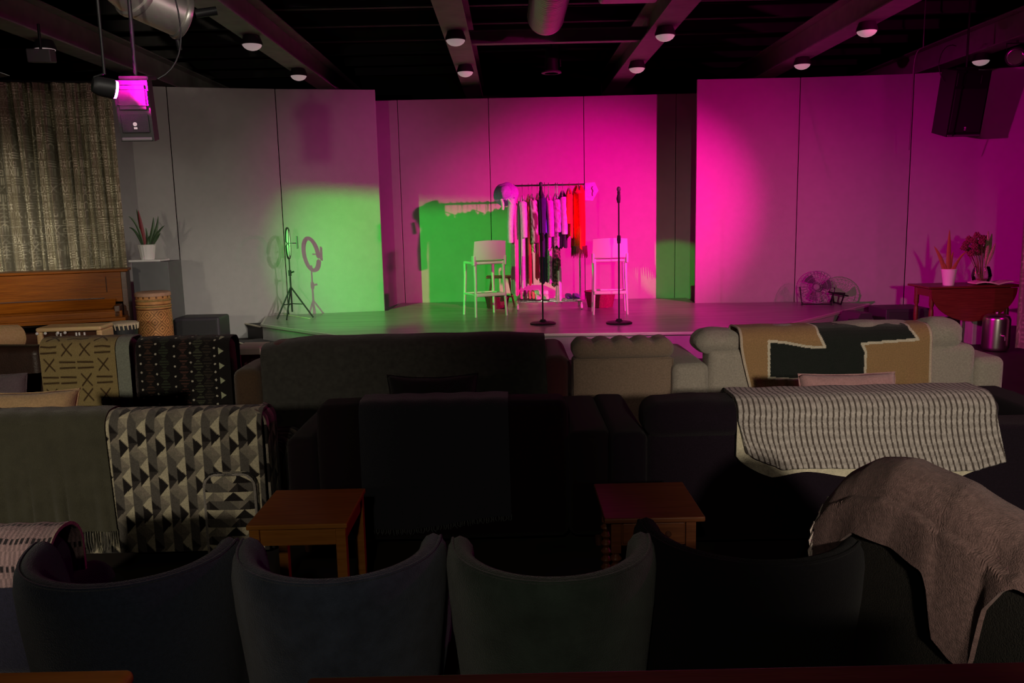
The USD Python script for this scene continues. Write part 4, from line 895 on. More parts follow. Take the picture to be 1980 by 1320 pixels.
# ---- row nearest the stage
LEA = mat('brown_leather', (.045, .022, .016), .42, .45, var=.25, scale=9, bump=.2, bscale=90)
OLV = fabric('olive_cloth', (.16, .15, .11)); TAUPE = fabric('taupe_cloth', (.36, .32, .28)); TAN = fabric('tan_cloth', (.27, .19, .145)); BRN = fabric('brown_cloth', (.085, .045, .03)); DKBR = fabric('dark_brown_cloth', (.06, .04, .032))
y = 6.2; sofa('leather_sofa', 'dark brown leather sofa at the left edge beside the piano', 'sofa', -4.75, AY(77, 690, y)[0], y, AY(40, 672, y)[2], LEA)
cushion('grey_cushion', 'mauve grey cushion against the back of the leather sofa at the left edge', AY(-2, 755, 5.95)[0], 5.95, AY(0, 790, 5.95)[2], .42, .26, .12, fabric('mauve_grey', (.17, .13, .15)), tilt=-.15)

# armchair with tan mud cloth
y = 6.05; xa, xb = AY(80, 700, y)[0], AY(250, 700, y)[0]; zt = AY(160, 658, y)[2]
sofa('mudcloth_armchair', 'armchair covered by a tan cloth with brown crosses, left of the row', 'armchair', xa + .02, xb, y, zt, fabric('mauve_cloth', (.22, .17, .16)), .14, .14, .58, .8, .24, cushions=1, rad=.08)
LN = []
for r_, row in enumerate(['X=X', '=XX=', 'X==X', '==X=', 'X=XX', '=X=X', 'XX=X']):
    n_ = len(row)
    for k, ch in enumerate(row):
        cx, w = (k + .5) / n_, .34 / n_ ; cy = .09 + r_ * .13
        if ch == 'X': LN += [((cx - w * .8, cy - .05), (cx + w * .8, cy + .05)), ((cx + w * .8, cy - .05), (cx - w * .8, cy + .05))]
        else: LN += [((cx - w * 1.25, cy - .025), (cx + w * 1.25, cy - .022)), ((cx - w * 1.25, cy + .028), (cx + w * 1.25, cy + .024))]
def mud(X, Z, U, S, h):
    v = (S - S.max() + .80) / .80; p = np.stack([U * 1.05, v * .92 + .03], -1); D = np.min([segd(p, *s) for s in LN], axis=0); on = np.clip((.011 - D) / .006, 0, 1)[..., None]
    return np.array((.36, .275, .12)) * (1 - on) + np.array((.07, .04, .02)) * on
xr_ = AY(226, 700, y)[0]
drape('mudcloth_throw', 'tan cloth printed with dark brown crosses and bars over a left armchair', xa, xr_, y, .24, zt, .3, .70, None, 190, 210, .008, .006, 4, 1, .08, col=mud)
drape('sage_throw', 'narrow plain sage cloth at the right end of the mud cloth armchair', xr_ + .005, xb + .012, y, .24, zt, .25, .62, fabric('sage_cloth', (.27, .29, .24)), 14, 60, .008, .004, 1, 2, .08)

# armchair with black patterned cloth
y = 6.0; xa, xb = AY(266, 700, y)[0], AY(444, 700, y)[0]; zt = AY(355, 657, y)[2]
sofa('patterned_armchair', 'brown armchair under a black cloth with white dots, second from left', 'armchair', xa + .03, xb + .22, y, zt, fabric('rust_cloth', (.075, .045, .027)), .2, .22, AY(470, 715, y)[2], .60, .2, cushions=1, rad=.07, back_in=(0, 1), seat_m=BRN)
def bogo(X, Z, U, S, h):
    s = S - S.max() + .56; u = U * .70; c = np.full(U.shape + (3,), .011); c[..., 0] *= 1.15
    for k, (cx, cc) in enumerate([(.09, (.05, .028, .02)), (.205, (.028, .035, .022)), (.35, (.06, .03, .025)), (.46, (.045, .05, .032)), (.53, (.03, .025, .02))]):
        per = .085; q = ((s + .03 * k) % per) / per - .5; w = np.abs(q) * .075 + .006; on = (np.abs(u - cx) < w) & (np.abs(q) < .46) & (np.sin(s * 300) > -.5); c[on] = np.array(cc) * 1.3
    for cx, per, o in ((.03, .065, 0), (.145, .075, .03), (.285, .075, .01), (.405, .07, .02), (.585, .06, .03)):
        q = ((s + o) % per) - per / 2; on = (u - cx) ** 2 + q ** 2 < .0082 ** 2; c[on] = (.5, .47, .38)
    per = .11; q = ((s + .02) % per) / per - .5; on = (u > .615) & (u < .655) & (np.abs(q) < .24 * (1 - (u - .615) / .04)); c[on] = (.42, .45, .30); return c
drape('bogolan_throw', 'black cloth with white dots and triangles over the second armchair', xa, xb + .01, y, .2, zt, .3, .50, None, 230, 260, .008, .006, 4, 4, .07, col=bogo)

# wide sofa with dark grey throw
y = 5.8; xa, xb = AY(508, 700, y)[0], AY(1046, 700, y)[0]; zt = AY(780, 656, y)[2]
sofa('grey_covered_sofa', 'wide dark sofa under a charcoal throw at the foot of the stage', 'sofa', xa + .02, AY(1106, 700, y)[0], y, zt, fabric('wine_cloth', (.08, .02, .024)), .2, .22, AY(1075, 690, y)[2], .95, .24, cushions=3, rad=.09, back_in=(0, 1))
CHAR = fabric('charcoal_throw', (.042, .042, .037), var=.25, scale=30)
drape('charcoal_throw', 'large charcoal throw covering the whole back of the wide sofa', xa - .01, xb + .03, y, .24, zt, .3, .72, CHAR, 130, 90, .012, .012, 6, 8, .09, gap=.016, right=lambda h: .03 * h, lift=lambda u: -.05 * np.clip(1 - u * 5, 0, 1) ** 2 - .02 * np.clip(u * 8 - 7, 0, 1))

# tan tufted chair
y = 5.6; xa, xb = AY(1109, 740, y)[0], AY(1302, 740, y)[0]; zt = AY(1205, 692, y)[2]
t = sofa('tufted_armchair', 'tan armchair with a scalloped rolled top in the middle of the row', 'armchair', xa, xb, y, zt, TAN, .12, .12, .55, .85, .2, cushions=1, rad=.03, seat_m=TAN)
n_ = 5; zt2 = AY(1205, 655, y)[2]
rl = rbox(xa - .005, xb + .005, y - .025, y + .24, zt - .005, zt2, .055, 5, 30); vv = rl.vertices; ph = (vv[:, 0] - xa) / (xb - xa) * n_; b_ = np.abs(np.sin(ph * PI)); up = np.clip((vv[:, 2] - zt) / (zt2 - zt), 0, 1)
rl.vertices[:, 2] += (b_ - 1) * .028 * up ** 2; rl.vertices[:, 1] -= np.where(vv[:, 1] < y + .1, b_ * .01 * up, 0)
t.part('rolled_top', rl, TAN, label='rolled top cushion with scalloped tufts')
t.part('piping', cat(tube([(xa + .004, y - .004, .1), (xa + .004, y - .004, zt - .01), (xb - .004, y - .004, zt - .01), (xb - .004, y - .004, .1)], .005, 6)), TAN)

# taupe sofa with brown and black throw
y = 5.52; xa, xb = AY(1302, 720, y)[0], AY(1946, 700, y)[0]; bl, br_ = AY(1372, 720, y)[0], AY(1889, 700, y)[0]; zt = AY(1640, 672, y)[2]
A6 = sofa('taupe_sofa', 'taupe sofa with loose top cushions at the right of the row', 'sofa', xa, xb, y, zt, TAUPE, bl - xa, xb - br_, AY(1335, 704, y)[2], .95, .24, cushions=3, rad=.05, back_in=(1, 1))
for (pa_, pb_, pt) in ((1352, 1436, 645), (1440, 1600, 640), (1604, 1790, 632), (1793, 1866, 624)):
    A6.part('headrest_cushion', rbox(AY(pa_, 660, y)[0], AY(pb_, 660, y)[0], y + .005, y + .27, zt - .02, AY(pa_, pt, y)[2], .06, 5, 8, puff=.02, wr=.016, seed=pa_), TAUPE)
ztt = AY(1600, 640, y)[2]
pg = [AY(px, py, y) for px, py in ((1484, 658), (1516, 661), (1560, 669), (1592, 670), (1581, 646), (1579, 600), (1755, 600), (1760, 637), (1771, 655), (1740, 657), (1663, 663), (1670, 678), (1668, 733), (1580, 733), (1484, 729))]
import shapely, shapely.geometry as sg
PG = sg.Polygon([(p[0], p[2]) for p in pg])
def patch(X, Z, U, S, h):
    zf = ztt + (ztt - Z) * 0; zz = np.where(h > 0, Z, ztt + .02 - 0 * Z); pts = shapely.points(X.ravel(), (Z - 0).ravel()); ins = shapely.contains(PG, pts).reshape(X.shape); d = shapely.distance(PG.exterior, pts).reshape(X.shape)
    c = np.where(ins[..., None], (.018, .022, .020), (.34, .205, .10)); c = np.where((d < .0085)[..., None], (.62, .56, .46), c); e = (U < .012) | (U > .988); return np.where(e[..., None], (.55, .45, .36), c)
x0_, x1_ = AY(1428, 700, y)[0], AY(1796, 700, y)[0]
drape('patchwork_throw', 'brown throw with a large black panel edged in white over the taupe sofa', x0_, x1_, y, .27, ztt, .3, .50, None, 260, 200, .01, .012, 7, 3, .07, gap=.028, col=patch, left=lambda h: .13 * h ** 1.3)

# ---- middle row
# sofa upholstered in a triangle pattern
y = 4.03; xa, xb = -3.35, AY(508, 850, y)[0]; zt = AY(350, 798, y)[2]; z0 = .05
PAL = np.array([(.42, .38, .27), (.30, .27, .20), (.16, .145, .115), (.085, .078, .068), (.012, .010, .010), (.20, .175, .14), (.035, .03, .028)])
def tri_pattern(S, V, w=.046, h=.1):
    """Upright bands of triangles pointing sideways, light bands beside dark bands: index of the palette at (S, V) metres."""
    a = S / w; ci = np.floor(a).astype(int); fa = a - ci; odd = ci % 2; b = V / h + .5 * (ci // 2 % 2) + .25 * odd
    ri = np.floor(b).astype(int); fb = b - ri; inn = np.abs(fb - .5) * 2 < np.where(odd == 0, fa, 1 - fa); k = np.round(b).astype(int); lo = (fb > .5).astype(int)
    ia = np.where(ri % 2 == 0, 0, np.where(lo == 1, 0, 1)); oa = np.where(k % 2 == 0, 4, np.where(lo == 1, 2, 5)); ib = np.where(ri % 2 == 0, np.where(lo == 1, 4, 6), 3); ob = np.where(k % 2 == 0, np.where(lo == 1, 2, 5), 3)
    return np.where(odd == 0, np.where(inn, ia, oa), np.where(inn, ib, ob))
GEO = PRINT
def printed(T, name, P, horiz=False, t_=.012):
    """A fabric surface: dense grid, coloured with the woven triangle pattern measured along the cloth."""
    nu, nv = P.shape[:2]; ds = np.r_[0, np.cumsum(np.linalg.norm(np.diff(P[:, nv // 2], axis=0), axis=1))]; dv = np.r_[0, np.cumsum(np.linalg.norm(np.diff(P[nu // 2], axis=0), axis=1))]
    S, V = np.meshgrid(ds, dv, indexing='ij'); k = tri_pattern(V, S) if horiz else tri_pattern(S, V); m, c = shell(P, t_, PAL[k]); T.part(name, m, GEO, col=c)
B1 = Thing('triangle_sofa', 'sofa upholstered in black, grey and cream triangles at the left of the middle row', 'sofa', loc=((xa + xb) / 2, y + .45, 0))
bt = .2; rr = .075
core = rbox(xa, xb - .012, y + .016, y + bt - .0, z0, zt - .014, rr, 5, 4); B1.part('backrest', core, fabric('sofa_core', (.05, .045, .04)))
prof = [(y, z0)] + [(y + rr - rr * math.cos(a), zt - rr + rr * math.sin(a)) for a in np.linspace(0, PI / 2, 10)] + [(y + bt - rr + (rr + .012) * math.sin(a), zt - rr + rr * math.cos(a)) for a in np.linspace(0, PI / 2, 10)] + [(y + bt + .012, .45)]
pr_, _ = resample(prof, 230); us = np.linspace(-2.62, xb, 300)
P = np.stack([np.broadcast_to(us[:, None], (300, 230)), np.broadcast_to(pr_[:, 0], (300, 230)), np.broadcast_to(pr_[:, 1], (300, 230))], -1); printed(B1, 'back_cover', P)
aa = np.linspace(0, PI / 2, 8)
prof = [(xb + .012, z0)] + [(xb + .012 - rr + rr * math.cos(a), zt - rr + rr * math.sin(a)) for a in np.linspace(0, PI * .42, 12)]
pe, _ = resample(prof, 150); ue = np.linspace(y + .02, y + bt, 40)
P = np.stack([np.broadcast_to(pe[:, 0], (40, 150)), np.broadcast_to(ue[:, None], (40, 150)), np.broadcast_to(pe[:, 1], (40, 150))], -1); printed(B1, 'side_cover', P)
# right arm: rolled, its end seen as an upright panel with rounded top
ax0, ax1 = AY(403, 990, y)[0], AY(500, 990, y)[0]; az = AY(450, 914, y)[2]; ar = (ax1 - ax0) / 2 * .5
pth = [(ax0, z0)] + [(ax0 + ar - ar * math.cos(a), az - ar + ar * math.sin(a)) for a in aa] + [(ax1 - ar + ar * math.sin(a), az - ar + ar * math.cos(a)) for a in aa] + [(ax1, z0)]
pa2, _ = resample(pth, 150)
B1.part('arm', prism([tuple(p) for p in resample(pth, 40)[0]], .86, 'xz', y - .02), fabric('sofa_core2', (.10, .09, .08)))
g1, g2 = np.meshgrid(np.linspace(0, 1, 90), np.linspace(0, 1, 150), indexing='ij'); zz = z0 + g2 * (az - z0 - .004); inw = np.sqrt(np.clip(1 - ((zz - (az - ar)) / ar).clip(0, 1) ** 2, 0, 1)); half = (ax1 - ax0) / 2 - ar + ar * inw
P = np.stack([(ax0 + ax1) / 2 + (g1 * 2 - 1) * half, y - .028 - .012 * (1 - (g1 * 2 - 1) ** 4), zz], -1); printed(B1, 'arm_end_panel', P, True, .006)
va = np.linspace(y - .02, y + .9, 130); P = np.stack([np.broadcast_to(pa2[:, 0] + np.sign(pa2[:, 0] - (ax0 + ax1) / 2) * .008, (130, 150)), np.broadcast_to(va[:, None], (130, 150)), np.broadcast_to(pa2[:, 1] + .006, (130, 150))], -1); printed(B1, 'arm_cover', P[:, ::-1], False, .006)
B1.part('arm_piping', tube(np.stack([pa2[:, 0], np.full(150, y - .03), pa2[:, 1]], 1)[::4], .007, 6), fabric('grey_piping', (.22, .2, .18)))
B1.part('arm', rbox(xa, xa + .22, y + .1, y + .9, z0, az, .07, 4, 2), fabric('sofa_core3', (.10, .09, .08)))
B1.part('seat_base', bx(xa + .23, ax0 - .01, y + bt, y + .85, z0, .27), fabric('sofa_core4', (.08, .07, .06)))
for k in range(2): w = (ax0 - xa - .25) / 2; B1.part('seat_cushion', rbox(xa + .235 + k * w, xa + .23 + (k + 1) * w, y + bt + .02, y + .9, .26, .44, .05, 4, 3, puff=.02), fabric(f'sofa_seat{k}', (.12, .11, .09)))
legs4(B1, xa + .08, ax1 - .06, y + .06, y + .8, z0, WALD)
drape('olive_throw', 'dark olive grey throw with a fringe over the left end of the triangle sofa', -2.75, AY(205, 850, y - .01)[0], y, .2, zt, .25, .60, fabric('olive_throw', (.052, .050, .033), var=.15, scale=10), 90, 80, .010, .016, 6, 11, .075, gap=.012, fringe=.11, right=lambda h: .02 * h)
cushion('beige_cushion', 'beige cushion peeking over the back of the triangle sofa at left', AY(50, 800, 4.4)[0], 4.4, AY(50, 860, 4.4)[2], .55, .30, .16, fabric('beige_cloth', (.42, .28, .15)), rz=.1, tilt=-.3, ears=.06)

# dark middle sofa
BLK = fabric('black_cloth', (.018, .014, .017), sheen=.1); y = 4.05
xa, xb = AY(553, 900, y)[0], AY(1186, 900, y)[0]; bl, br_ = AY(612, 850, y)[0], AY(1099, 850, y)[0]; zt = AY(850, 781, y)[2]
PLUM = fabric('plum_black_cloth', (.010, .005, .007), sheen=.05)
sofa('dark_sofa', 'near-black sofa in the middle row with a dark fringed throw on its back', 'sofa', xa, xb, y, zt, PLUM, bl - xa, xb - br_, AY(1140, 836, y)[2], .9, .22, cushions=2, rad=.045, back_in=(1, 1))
drape('navy_throw', 'dark navy throw with fringe hanging down the back of the middle sofa', AY(697, 850, y)[0], AY(984, 850, y)[0], y, .22, zt, .35, .635, fabric('navy_throw', (.026, .027, .036), var=.12), 70, 80, .012, .006, 4, 5, .045, gap=.014, fringe=.03, hem=lambda u: 1.0 - .06 * u + .03 * np.sin(u * 5), fr_m=fabric('navy_fringe', (.05, .06, .06)))
cushion('black_cushion', 'black cushion with pointed ears above the back of the middle sofa', AY(838, 780, 4.42)[0], 4.42, AY(838, 838, 4.42)[2], .50, .33, .13, BLK, ears=.08, tilt=-.1)

# dark right sofa
y = 3.95; xa, xb = AY(1183, 900, y)[0], AY(2140, 880, y)[0]; bl = AY(1254, 850, y)[0]; br_ = xb - .2; zt = AY(1350, 836, y)[2]
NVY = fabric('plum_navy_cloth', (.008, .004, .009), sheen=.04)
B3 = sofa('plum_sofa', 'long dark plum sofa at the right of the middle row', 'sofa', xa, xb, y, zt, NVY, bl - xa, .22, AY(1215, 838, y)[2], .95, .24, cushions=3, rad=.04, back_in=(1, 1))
for pa_, pb_, p_t in ((1252, 1468, 782), (1470, 1700, 782), (1703, 1935, 774)):
    B3.part('headrest_cushion', rbox(AY(pa_, 800, y)[0], AY(pb_, 800, y)[0], y - .015, y + .26, zt - .03, AY(pa_, p_t, y)[2], .06, 5, 8, puff=.015, wr=.008, seed=pa_), NVY)
ztt = AY(1680, 776, y)[2]
ux0, ux1 = AY(1422, 800, y)[0], AY(1915, 800, y)[0]
hm = lambda u: (.66 + .42 * np.clip(u * 7, 0, 1) ** .7 - .06 * np.sin(u * 6)) * (1 - .12 * np.clip(u * 9 - 8, 0, 1))
def stripes(X, Z, U, S, h):
    w = .5 + .5 * np.sin(2 * PI * (U * 46 + .25 * np.sin(S * 20))); rb = .5 + .5 * np.sin(S * 150); c = np.array((.36, .325, .31)) * (.78 + .32 * rb)[..., None]; return np.where((w < .22)[..., None], (.07, .055, .05), c)
drape('cream_underlay', 'plain cream cloth showing below the striped plush throw', ux0 + .0, ux1 - .02, y - .02, .30, ztt, .2, .325, fabric('cream_cloth', (.46, .42, .32)), 80, 60, .008, .006, 4, 9, .07, gap=.01, hem=lambda u: hm(u) * 1.03 + .09 * np.sin(u * 9 + .6) ** 2, left=lambda h: .0 * h, right=lambda h: .02 * h)
T_ = drape('striped_throw', 'grey plush throw with dark stripes over the back of the plum sofa', ux0, ux1, y - .02, .30, ztt, .22, .31, None, 420, 130, .02, .010, 8, 13, .07, gap=.028, col=stripes, hem=hm, left=lambda h: .06 * h, right=lambda h: .08 * h)
cushion('pink_cushion', 'dusty pink cushion peeking up behind the striped plush throw', AY(1640, 775, 4.32)[0], 4.32, AY(1640, 828, 4.32)[2], .52, .30, .15, fabric('dusty_pink', (.36, .20, .21)), ears=.04, tilt=-.25)

# ---- side tables
OAK = wood('orange_oak', (.27, .10, .014), (.38, .15, .03), .4, spec=.15); DOAK = wood('red_brown_wood', (.09, .028, .012), (.14, .045, .018), .42, spec=.2)
def table(name, tag, pxs, zt, m, turned=False, drawers=False):
    fl, fr, bk = [AZ(*q, zt) for q in pxs]; y0, y1 = (fl[1] + fr[1]) / 2, bk[1]; x0, x1 = fl[0], fr[0]
    t = Thing(name, tag, 'side table', loc=((x0 + x1) / 2, (y0 + y1) / 2, 0))
    t.part('tabletop', rbox(x0, x1, y0, y1, zt - .022, zt, .006, 2, 2), m)
    i = .008 if not turned else .03; lw = .042
    for X0 in (x0 + i, x1 - i - lw):
        for Y0 in (y0 + i, y1 - i - lw):
            if turned:
                zs = np.linspace(0, zt - .16, 60); r = .019 + .006 * np.sin(zs * 2 * PI / .038); t.part('leg', cat(lathe(np.r_[[[0, 0]], np.stack([r, zs], 1), [[0, zt - .16]]], 14, X0 + lw / 2, Y0 + lw / 2, 0), bx(X0, X0 + lw, Y0, Y0 + lw, zt - .16, zt - .023)), m)
            else: t.part('leg', bx(X0, X0 + lw, Y0, Y0 + lw, 0, zt - .023), m)
    for q in (y0 + i + .008, y1 - i - .03): t.part('apron', bx(x0 + i + lw, x1 - i - lw, q, q + .02, zt - .095 if not turned else zt - .13, zt - .023), m)
    for q in (x0 + i + .008, x1 - i - .03): t.part('side_apron', bx(q, q + .02, y0 + i + lw, y1 - i - lw, zt - .095 if not turned else zt - .13, zt - .023), m)
    if drawers:
        w = (x1 - x0 - 2 * i - 2 * lw); d = t.part('drawer', rbox(x0 + i + lw + .006, x1 - i - lw - .006, y0 + i - .004, y0 + i + .012, zt - .118, zt - .032, .004, 1, 1), m)
        for q in (.22, .72): t.part('knob', mv(lathe([(0, 0), (.009, 0), (.012, .012), (.006, .018), (0, .018)], 12), x0 + i + lw + w * q, y0 + i - .004, zt - .075, rx=PI / 2), WALD, parent=d)
table('oak_side_table', 'square orange oak side table behind the triangle sofa', ((478, 1012), (668, 1016), (620, 945)), .5, OAK)
table('turned_leg_table', 'red-brown side table with turned legs and a drawer at right of centre', ((1168, 1001), (1366, 1001), (1260, 932)), .5, DOAK, True, True)

# ---- nearest row: tub chairs
def tub(tag, cx, yb, m, zt=.735, R=.305, arm=.10, seed=0, worn=None):
    t = Thing('tub_chair', tag, 'armchair', loc=(cx, yb + R, 0))
    path = [(-R, yb + R + arm)] + [(-R, yb + R + arm * .5)] + [(R * math.cos(a), yb + R + R * math.sin(a)) for a in np.linspace(PI, 2 * PI, 37)] + [(R, yb + R + arm * .5), (R, yb + R + arm)]
    pc, s = resample(path, 110); tg = np.gradient(pc, axis=0); tg /= np.linalg.norm(tg, axis=1, keepdims=True); nr = np.stack([tg[:, 1], -tg[:, 0]], 1)  # outwards
    tot = s[-1]; e = np.minimum(s, tot - s); rim = zt + .015 * np.exp(-(e / .16) ** 2 * 1.2) - .30 * np.clip(1 - e / .10, 0, 1) ** 2.4
    th, zb_ = .085, .12; tp = .82
    loop = [(0, zb_, tp), (0, .35, .93), (0, 1, 1)] 
    sec = []
    for k, (o, f) in enumerate([(0., 0.), (0., .18), (0., .36), (0., .54), (0., .72), (0., .88), (.006, .95), (.02, .985), (.042, 1.), (.064, .985), (.08, .95), (.085, .88), (.085, .6), (.085, .3), (.085, 0.)]): sec.append((o, f))
    P = np.zeros((110, len(sec), 3))
    for k, (o, f) in enumerate(sec):
        sc = .84 + .16 * min(1, f * 1.25); q = pc - nr * o; P[:, k, 0] = q[:, 0] * sc + cx; P[:, k, 1] = yb + R + (q[:, 1] - yb - R) * (sc if True else 1); P[:, k, 2] = zb_ + (rim - zb_) * f
    n, k = 110, len(sec); i, j = np.meshgrid(np.arange(n - 1), np.arange(k), indexing='ij'); q = np.stack([i * k + j, (i + 1) * k + j, (i + 1) * k + (j + 1) % k, i * k + (j + 1) % k], -1).reshape(-1, 4)
    v = P.reshape(-1, 3); f = np.vstack([q[:, [0, 1, 2]], q[:, [0, 2, 3]]])
    for end in (0, n - 1):
        c = len(v); v = np.vstack([v, P[end].mean(0)]); J = np.arange(k); tri = np.stack([np.full(k, c), end * k + (J + 1) % k, end * k + J], 1); f = np.vstack([f, tri if end else tri[:, ::-1]])
    mm = trimesh.Trimesh(v, f, process=False); t.part('shell', mm, m)
    # piping along the outer rim
    t.part('piping', tube(P[4:-4:2, 7] + np.stack([nr[4:-4:2, 0] * .0, nr[4:-4:2, 1] * .0, np.full(len(P[4:-4:2]), .002)], 1), .005, 6), m)
    t.part('seat_base', lathe([(0, .12), (R * .74, .12), (R * .76, .26), (0, .26)], 36, cx, yb + R + .02, 0), m)
    sc_ = rbox(-R * .66, R * .66, -R * .62, R * .62 + arm * .6, 0, .15, .07, 5, 4, puff=.02); t.part('seat_cushion', mv(sc_, cx, yb + R + .03, .262), m)
    for sx in (-1, 1):
        for yy_ in (yb + .16, yb + R + arm - .08): t.part('leg', rod((cx + sx * R * .62, yy_, .13), (cx + sx * R * .68, yy_, 0), .022, 10, .014), WALD)
    return t
C_NV, C_BL, C_GR, C_BK = fabric('navy_blue_cloth', (.028, .038, .064)), fabric('denim_blue_cloth', (.042, .055, .086), var=.3, scale=16), fabric('bottle_green_cloth', (.036, .054, .044), var=.25, scale=12), fabric('black_tub_cloth', (.004, .0036, .005), sheen=.02)
tub('navy tub chair leftmost of the front row', AY(152, 1130, 2.10)[0], 2.10, C_NV, R=.33)
tub('worn denim blue tub chair second from the left in the front row', AY(612, 1130, 2.10)[0], 2.10, C_BL, R=.325)
tub('bottle green tub chair in the middle of the front row', AY(1076, 1130, 2.08)[0], 2.08, C_GR, R=.318)
tub('black tub chair right of the green one in the front row', AY(1515, 1100, 2.16)[0], 2.16, C_BK, R=.36)

# dark armchair at left with a crocheted throw
y = 2.75; xa, xb = -2.1, AY(92, 1060, y)[0]; zt = AY(60, 1046, y)[2]
sofa('navy_armchair', 'dark navy armchair with crocheted throw at the lower left edge', 'armchair', xa, xb, y, zt - .02, fabric('deep_navy', (.022, .022, .045)), .16, .16, .36, .5, .2, cushions=1, rad=.09)
def croch(X, Z, U, S, h):
    v = S - .28; a = np.abs(np.sin(S * 70)) ; z_ = (np.sin(U * 170 + np.sign(np.sin(S * 70)) * 1.2) > .1); c = np.where(z_[..., None], (.40, .27, .28), (.26, .18, .19)); dk = ((S % .09) < .022) ; e = (U > .9)
    c = np.where((dk & (np.sin(U * 150) > -.2))[..., None], (.03, .025, .03), c); return np.where((U > .985)[..., None], (.42, .33, .27), c)
drape('crochet_throw', 'pink and black crocheted throw over the navy armchair at lower left', xa + .02, xb + .01, y, .2, zt, .2, .16, None, 200, 120, .012, .006, 5, 21, .09, gap=.015, col=croch, hem=lambda u: 1 + .9 * np.clip(u * 5 - 4, 0, 1), left=None)

# armchair at right turned aside, pink knitted blanket over its back
A0 = np.array(AZ(1600, 905, .92)); A1 = A0 + np.array([.446, -.895, 0]) * 1.15
d = (A1 - A0)[:2]; ln = np.linalg.norm(d); d /= ln; nn = np.array([d[1], -d[0]])   # nn: to the left side, towards the viewer's left
if nn[0] > 0: nn = -nn
ang = math.atan2(d[1], d[0])
D_ = Thing('wing_armchair', 'dark high-backed armchair turned aside at the lower right, under a pink blanket', 'armchair', loc=(A0[0] + .5, (A0[1] + A1[1]) / 2, 0))
DOL = fabric('dark_olive_cloth', (.010, .009, .008), sheen=0.); DNV = fabric('dark_navy_cloth', (.02, .018, .035))
def DP(s, o, z): return (A0[0] + d[0] * s - nn[0] * o * -1 * -1, A0[1] + d[1] * s - nn[1] * o * -1 * -1, z)   # o > 0 goes away from the hanging side
bk_ = rbox(.035, ln + .05, 0, .2, .12, .90, .09, 6, 24, puff=.0)
def place(m):   # local x along the back, local y = away from the hanging side
    v = m.vertices; m = m.copy(); m.vertices = np.stack([A0[0] + d[0] * v[:, 0] - nn[0] * v[:, 1], A0[1] + d[1] * v[:, 0] - nn[1] * v[:, 1], v[:, 2]], 1)
    if np.linalg.det(np.array([[d[0], d[1]], [-nn[0], -nn[1]]])) < 0: m.invert()
    return m
TOPS, TOPZ = [-.1, -.02, .03, .10, .21, .40, .63, .9, 1.3], [.70, .82, .89, .935, .965, .93, .865, .78, .70]
bz = bk_.vertices; bz[:, 2] = .12 + (bz[:, 2] - .12) * (np.interp(bz[:, 0], TOPS, TOPZ) - .02 - .12) / .78; bk_.vertices = bz
D_.part('backrest', place(bk_), DOL)
D_.part('arm', place(rbox(-.06, .12, .2, .85, .12, .6, .06, 4, 2)), DOL); D_.part('arm', place(rbox(ln - .13, ln + .05, .2, .85, .12, .6, .06, 4, 2)), DOL)
D_.part('seat_base', place(bx(.121, ln - .131, .2, .82, .12, .3)), DOL); D_.part('seat_cushion', place(rbox(.13, ln - .14, .21, .85, .3, .46, .05, 4, 3, puff=.02)), DOL)
for s_ in (0, ln - .02):
    for o in (.06, .78): q = place(rod((s_, o, 0), (s_, o, .125), .016, 10, .022)); D_.part('leg', q, WALD)
e = place(tube([(ln + .052, .03, .14), (ln + .055, .02, .5), (ln + .05, .03, .72)], .006, 6)); D_.part('piping', e, fabric('rust_piping', (.30, .10, .08)))
# blanket grid: s along the back, profile across it; the near side hangs with an uneven edge
BLK_P = fabric('pink_knit', (.085, .052, .05), var=.3, scale=70, sheen=.05)
nu, nv = 170, 130; ss = np.linspace(-.02, 1.2, nu)
low = np.interp(ss, [-.075, -.01, .04, .086, .13, .256, .36, .375, .385, .397, .44, .476, .503, .513, .534, .582, .63, .75, 1.2], [.60, .597, .633, .724, .761, .761, .735, .70, .633, .557, .515, .50, .528, .59, .70, .773, .80, .72, .62])
top = np.interp(ss, TOPS, np.array(TOPZ) + .018); hang = np.maximum(top - low, .1)
P = np.zeros((nu, nv, 3)); rr = .10
for i in range(nu):
    rr = min(.10, hang[i] * .8); pf = [(.23, top[i] - .3), (.225, top[i] - rr)] + [(.115 + .11 * math.cos(a), top[i] - rr + rr * math.sin(a)) for a in np.linspace(.1, PI - .1, 14)] + [(-.012, top[i] - rr), (-.016, top[i] - hang[i])]
    q, l = resample(pf, nv); P[i, :, 0] = ss[i]; P[i, :, 1] = q[:, 0]; P[i, :, 2] = q[:, 1]
S_, V_ = np.meshgrid(ss, np.linspace(0, 1, nv), indexing='ij'); hv = np.clip(V_ * 1.6 - .7, 0, 1)
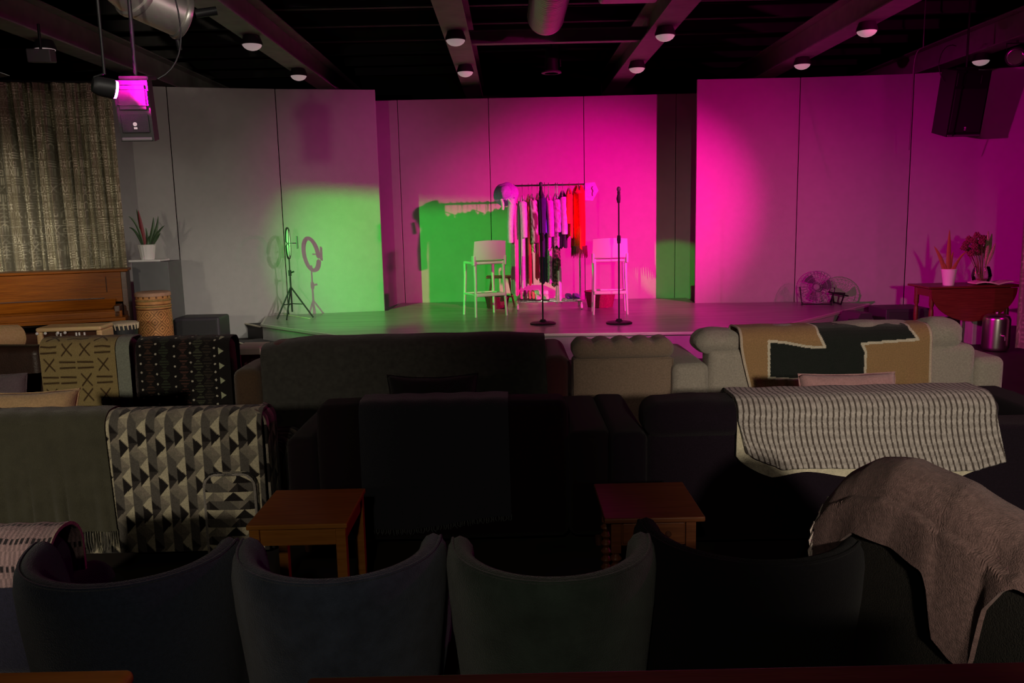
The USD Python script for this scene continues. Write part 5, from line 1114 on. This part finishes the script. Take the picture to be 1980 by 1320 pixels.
P[..., 1] -= .012 * np.abs(np.sin(S_ * 14 + V_ * 3)) * hv + .006 * np.sin(S_ * 31 + V_ * 9) * hv; P[..., 2] += .004 * np.sin(S_ * 22 - V_ * 14)
m_ = shell(P, .012); m_ = place(m_)
bl_ = Thing('pink_blanket', 'dusty pink knitted blanket hung over the turned armchair at lower right', 'throw blanket', loc=(A0[0] + .1, A0[1] - .3, .4)); bl_.part('cloth', m_, BLK_P)
fr = [place(tube([(ss[0] - .004, y_, z_), (ss[0] - .02, y_, z_ - .03), (ss[0] - .012, y_, z_ - .07)], [.006, .005, .003], 5)) for y_, z_ in zip(P[0, 60::6, 1], P[0, 60::6, 2])]
bl_.part('fringe', cat(*fr), fabric('pale_fringe', (.6, .5, .46)), kind='stuff')

# tables right in front of the viewer
RED = wood('red_tabletop', (.05, .014, .007), (.09, .024, .01), .42, (1.5, 18, 18), .2)
zt = .92
a, b = AZ(-60, 1296, zt), AZ(252, 1301, zt)
t = Thing('corner_table', 'wooden table whose rounded corner shows at the lower left edge', 'table', loc=((a[0] + b[0]) / 2, a[1] - .35, 0))
t.part('tabletop', rbox(a[0] - .5, b[0], .62, a[1], zt - .03, zt, .014, 4, 2), OAK)
t.part('pedestal', cat(rod((a[0] - .1, a[1] - .42, 0.03), (a[0] - .1, a[1] - .42, zt - .03), .04), lathe([(0, 0), (.25, 0), (.25, .02), (.05, .05), (0, .05)], 28, a[0] - .1, a[1] - .42, 0)), BLACKM)
a, b = AZ(600, 1300, zt), AZ(1990, 1283, zt)
t = Thing('bar_table', 'long dark red bar table along the bottom of the view', 'table', loc=((a[0] + b[0]) / 2, a[1] - .3, 0))
t.part('tabletop', rbox(a[0], b[0] + .2, .62, (a[1] + b[1]) / 2, zt - .035, zt, .008, 2, 2), RED)
for q in (a[0] + .12, b[0] + .05): t.part('leg', bx(q - .03, q + .03, .7, .76, 0, zt - .036), BLACKM); t.part('leg', bx(q - .03, q + .03, a[1] - .12, a[1] - .06, 0, zt - .036), BLACKM)
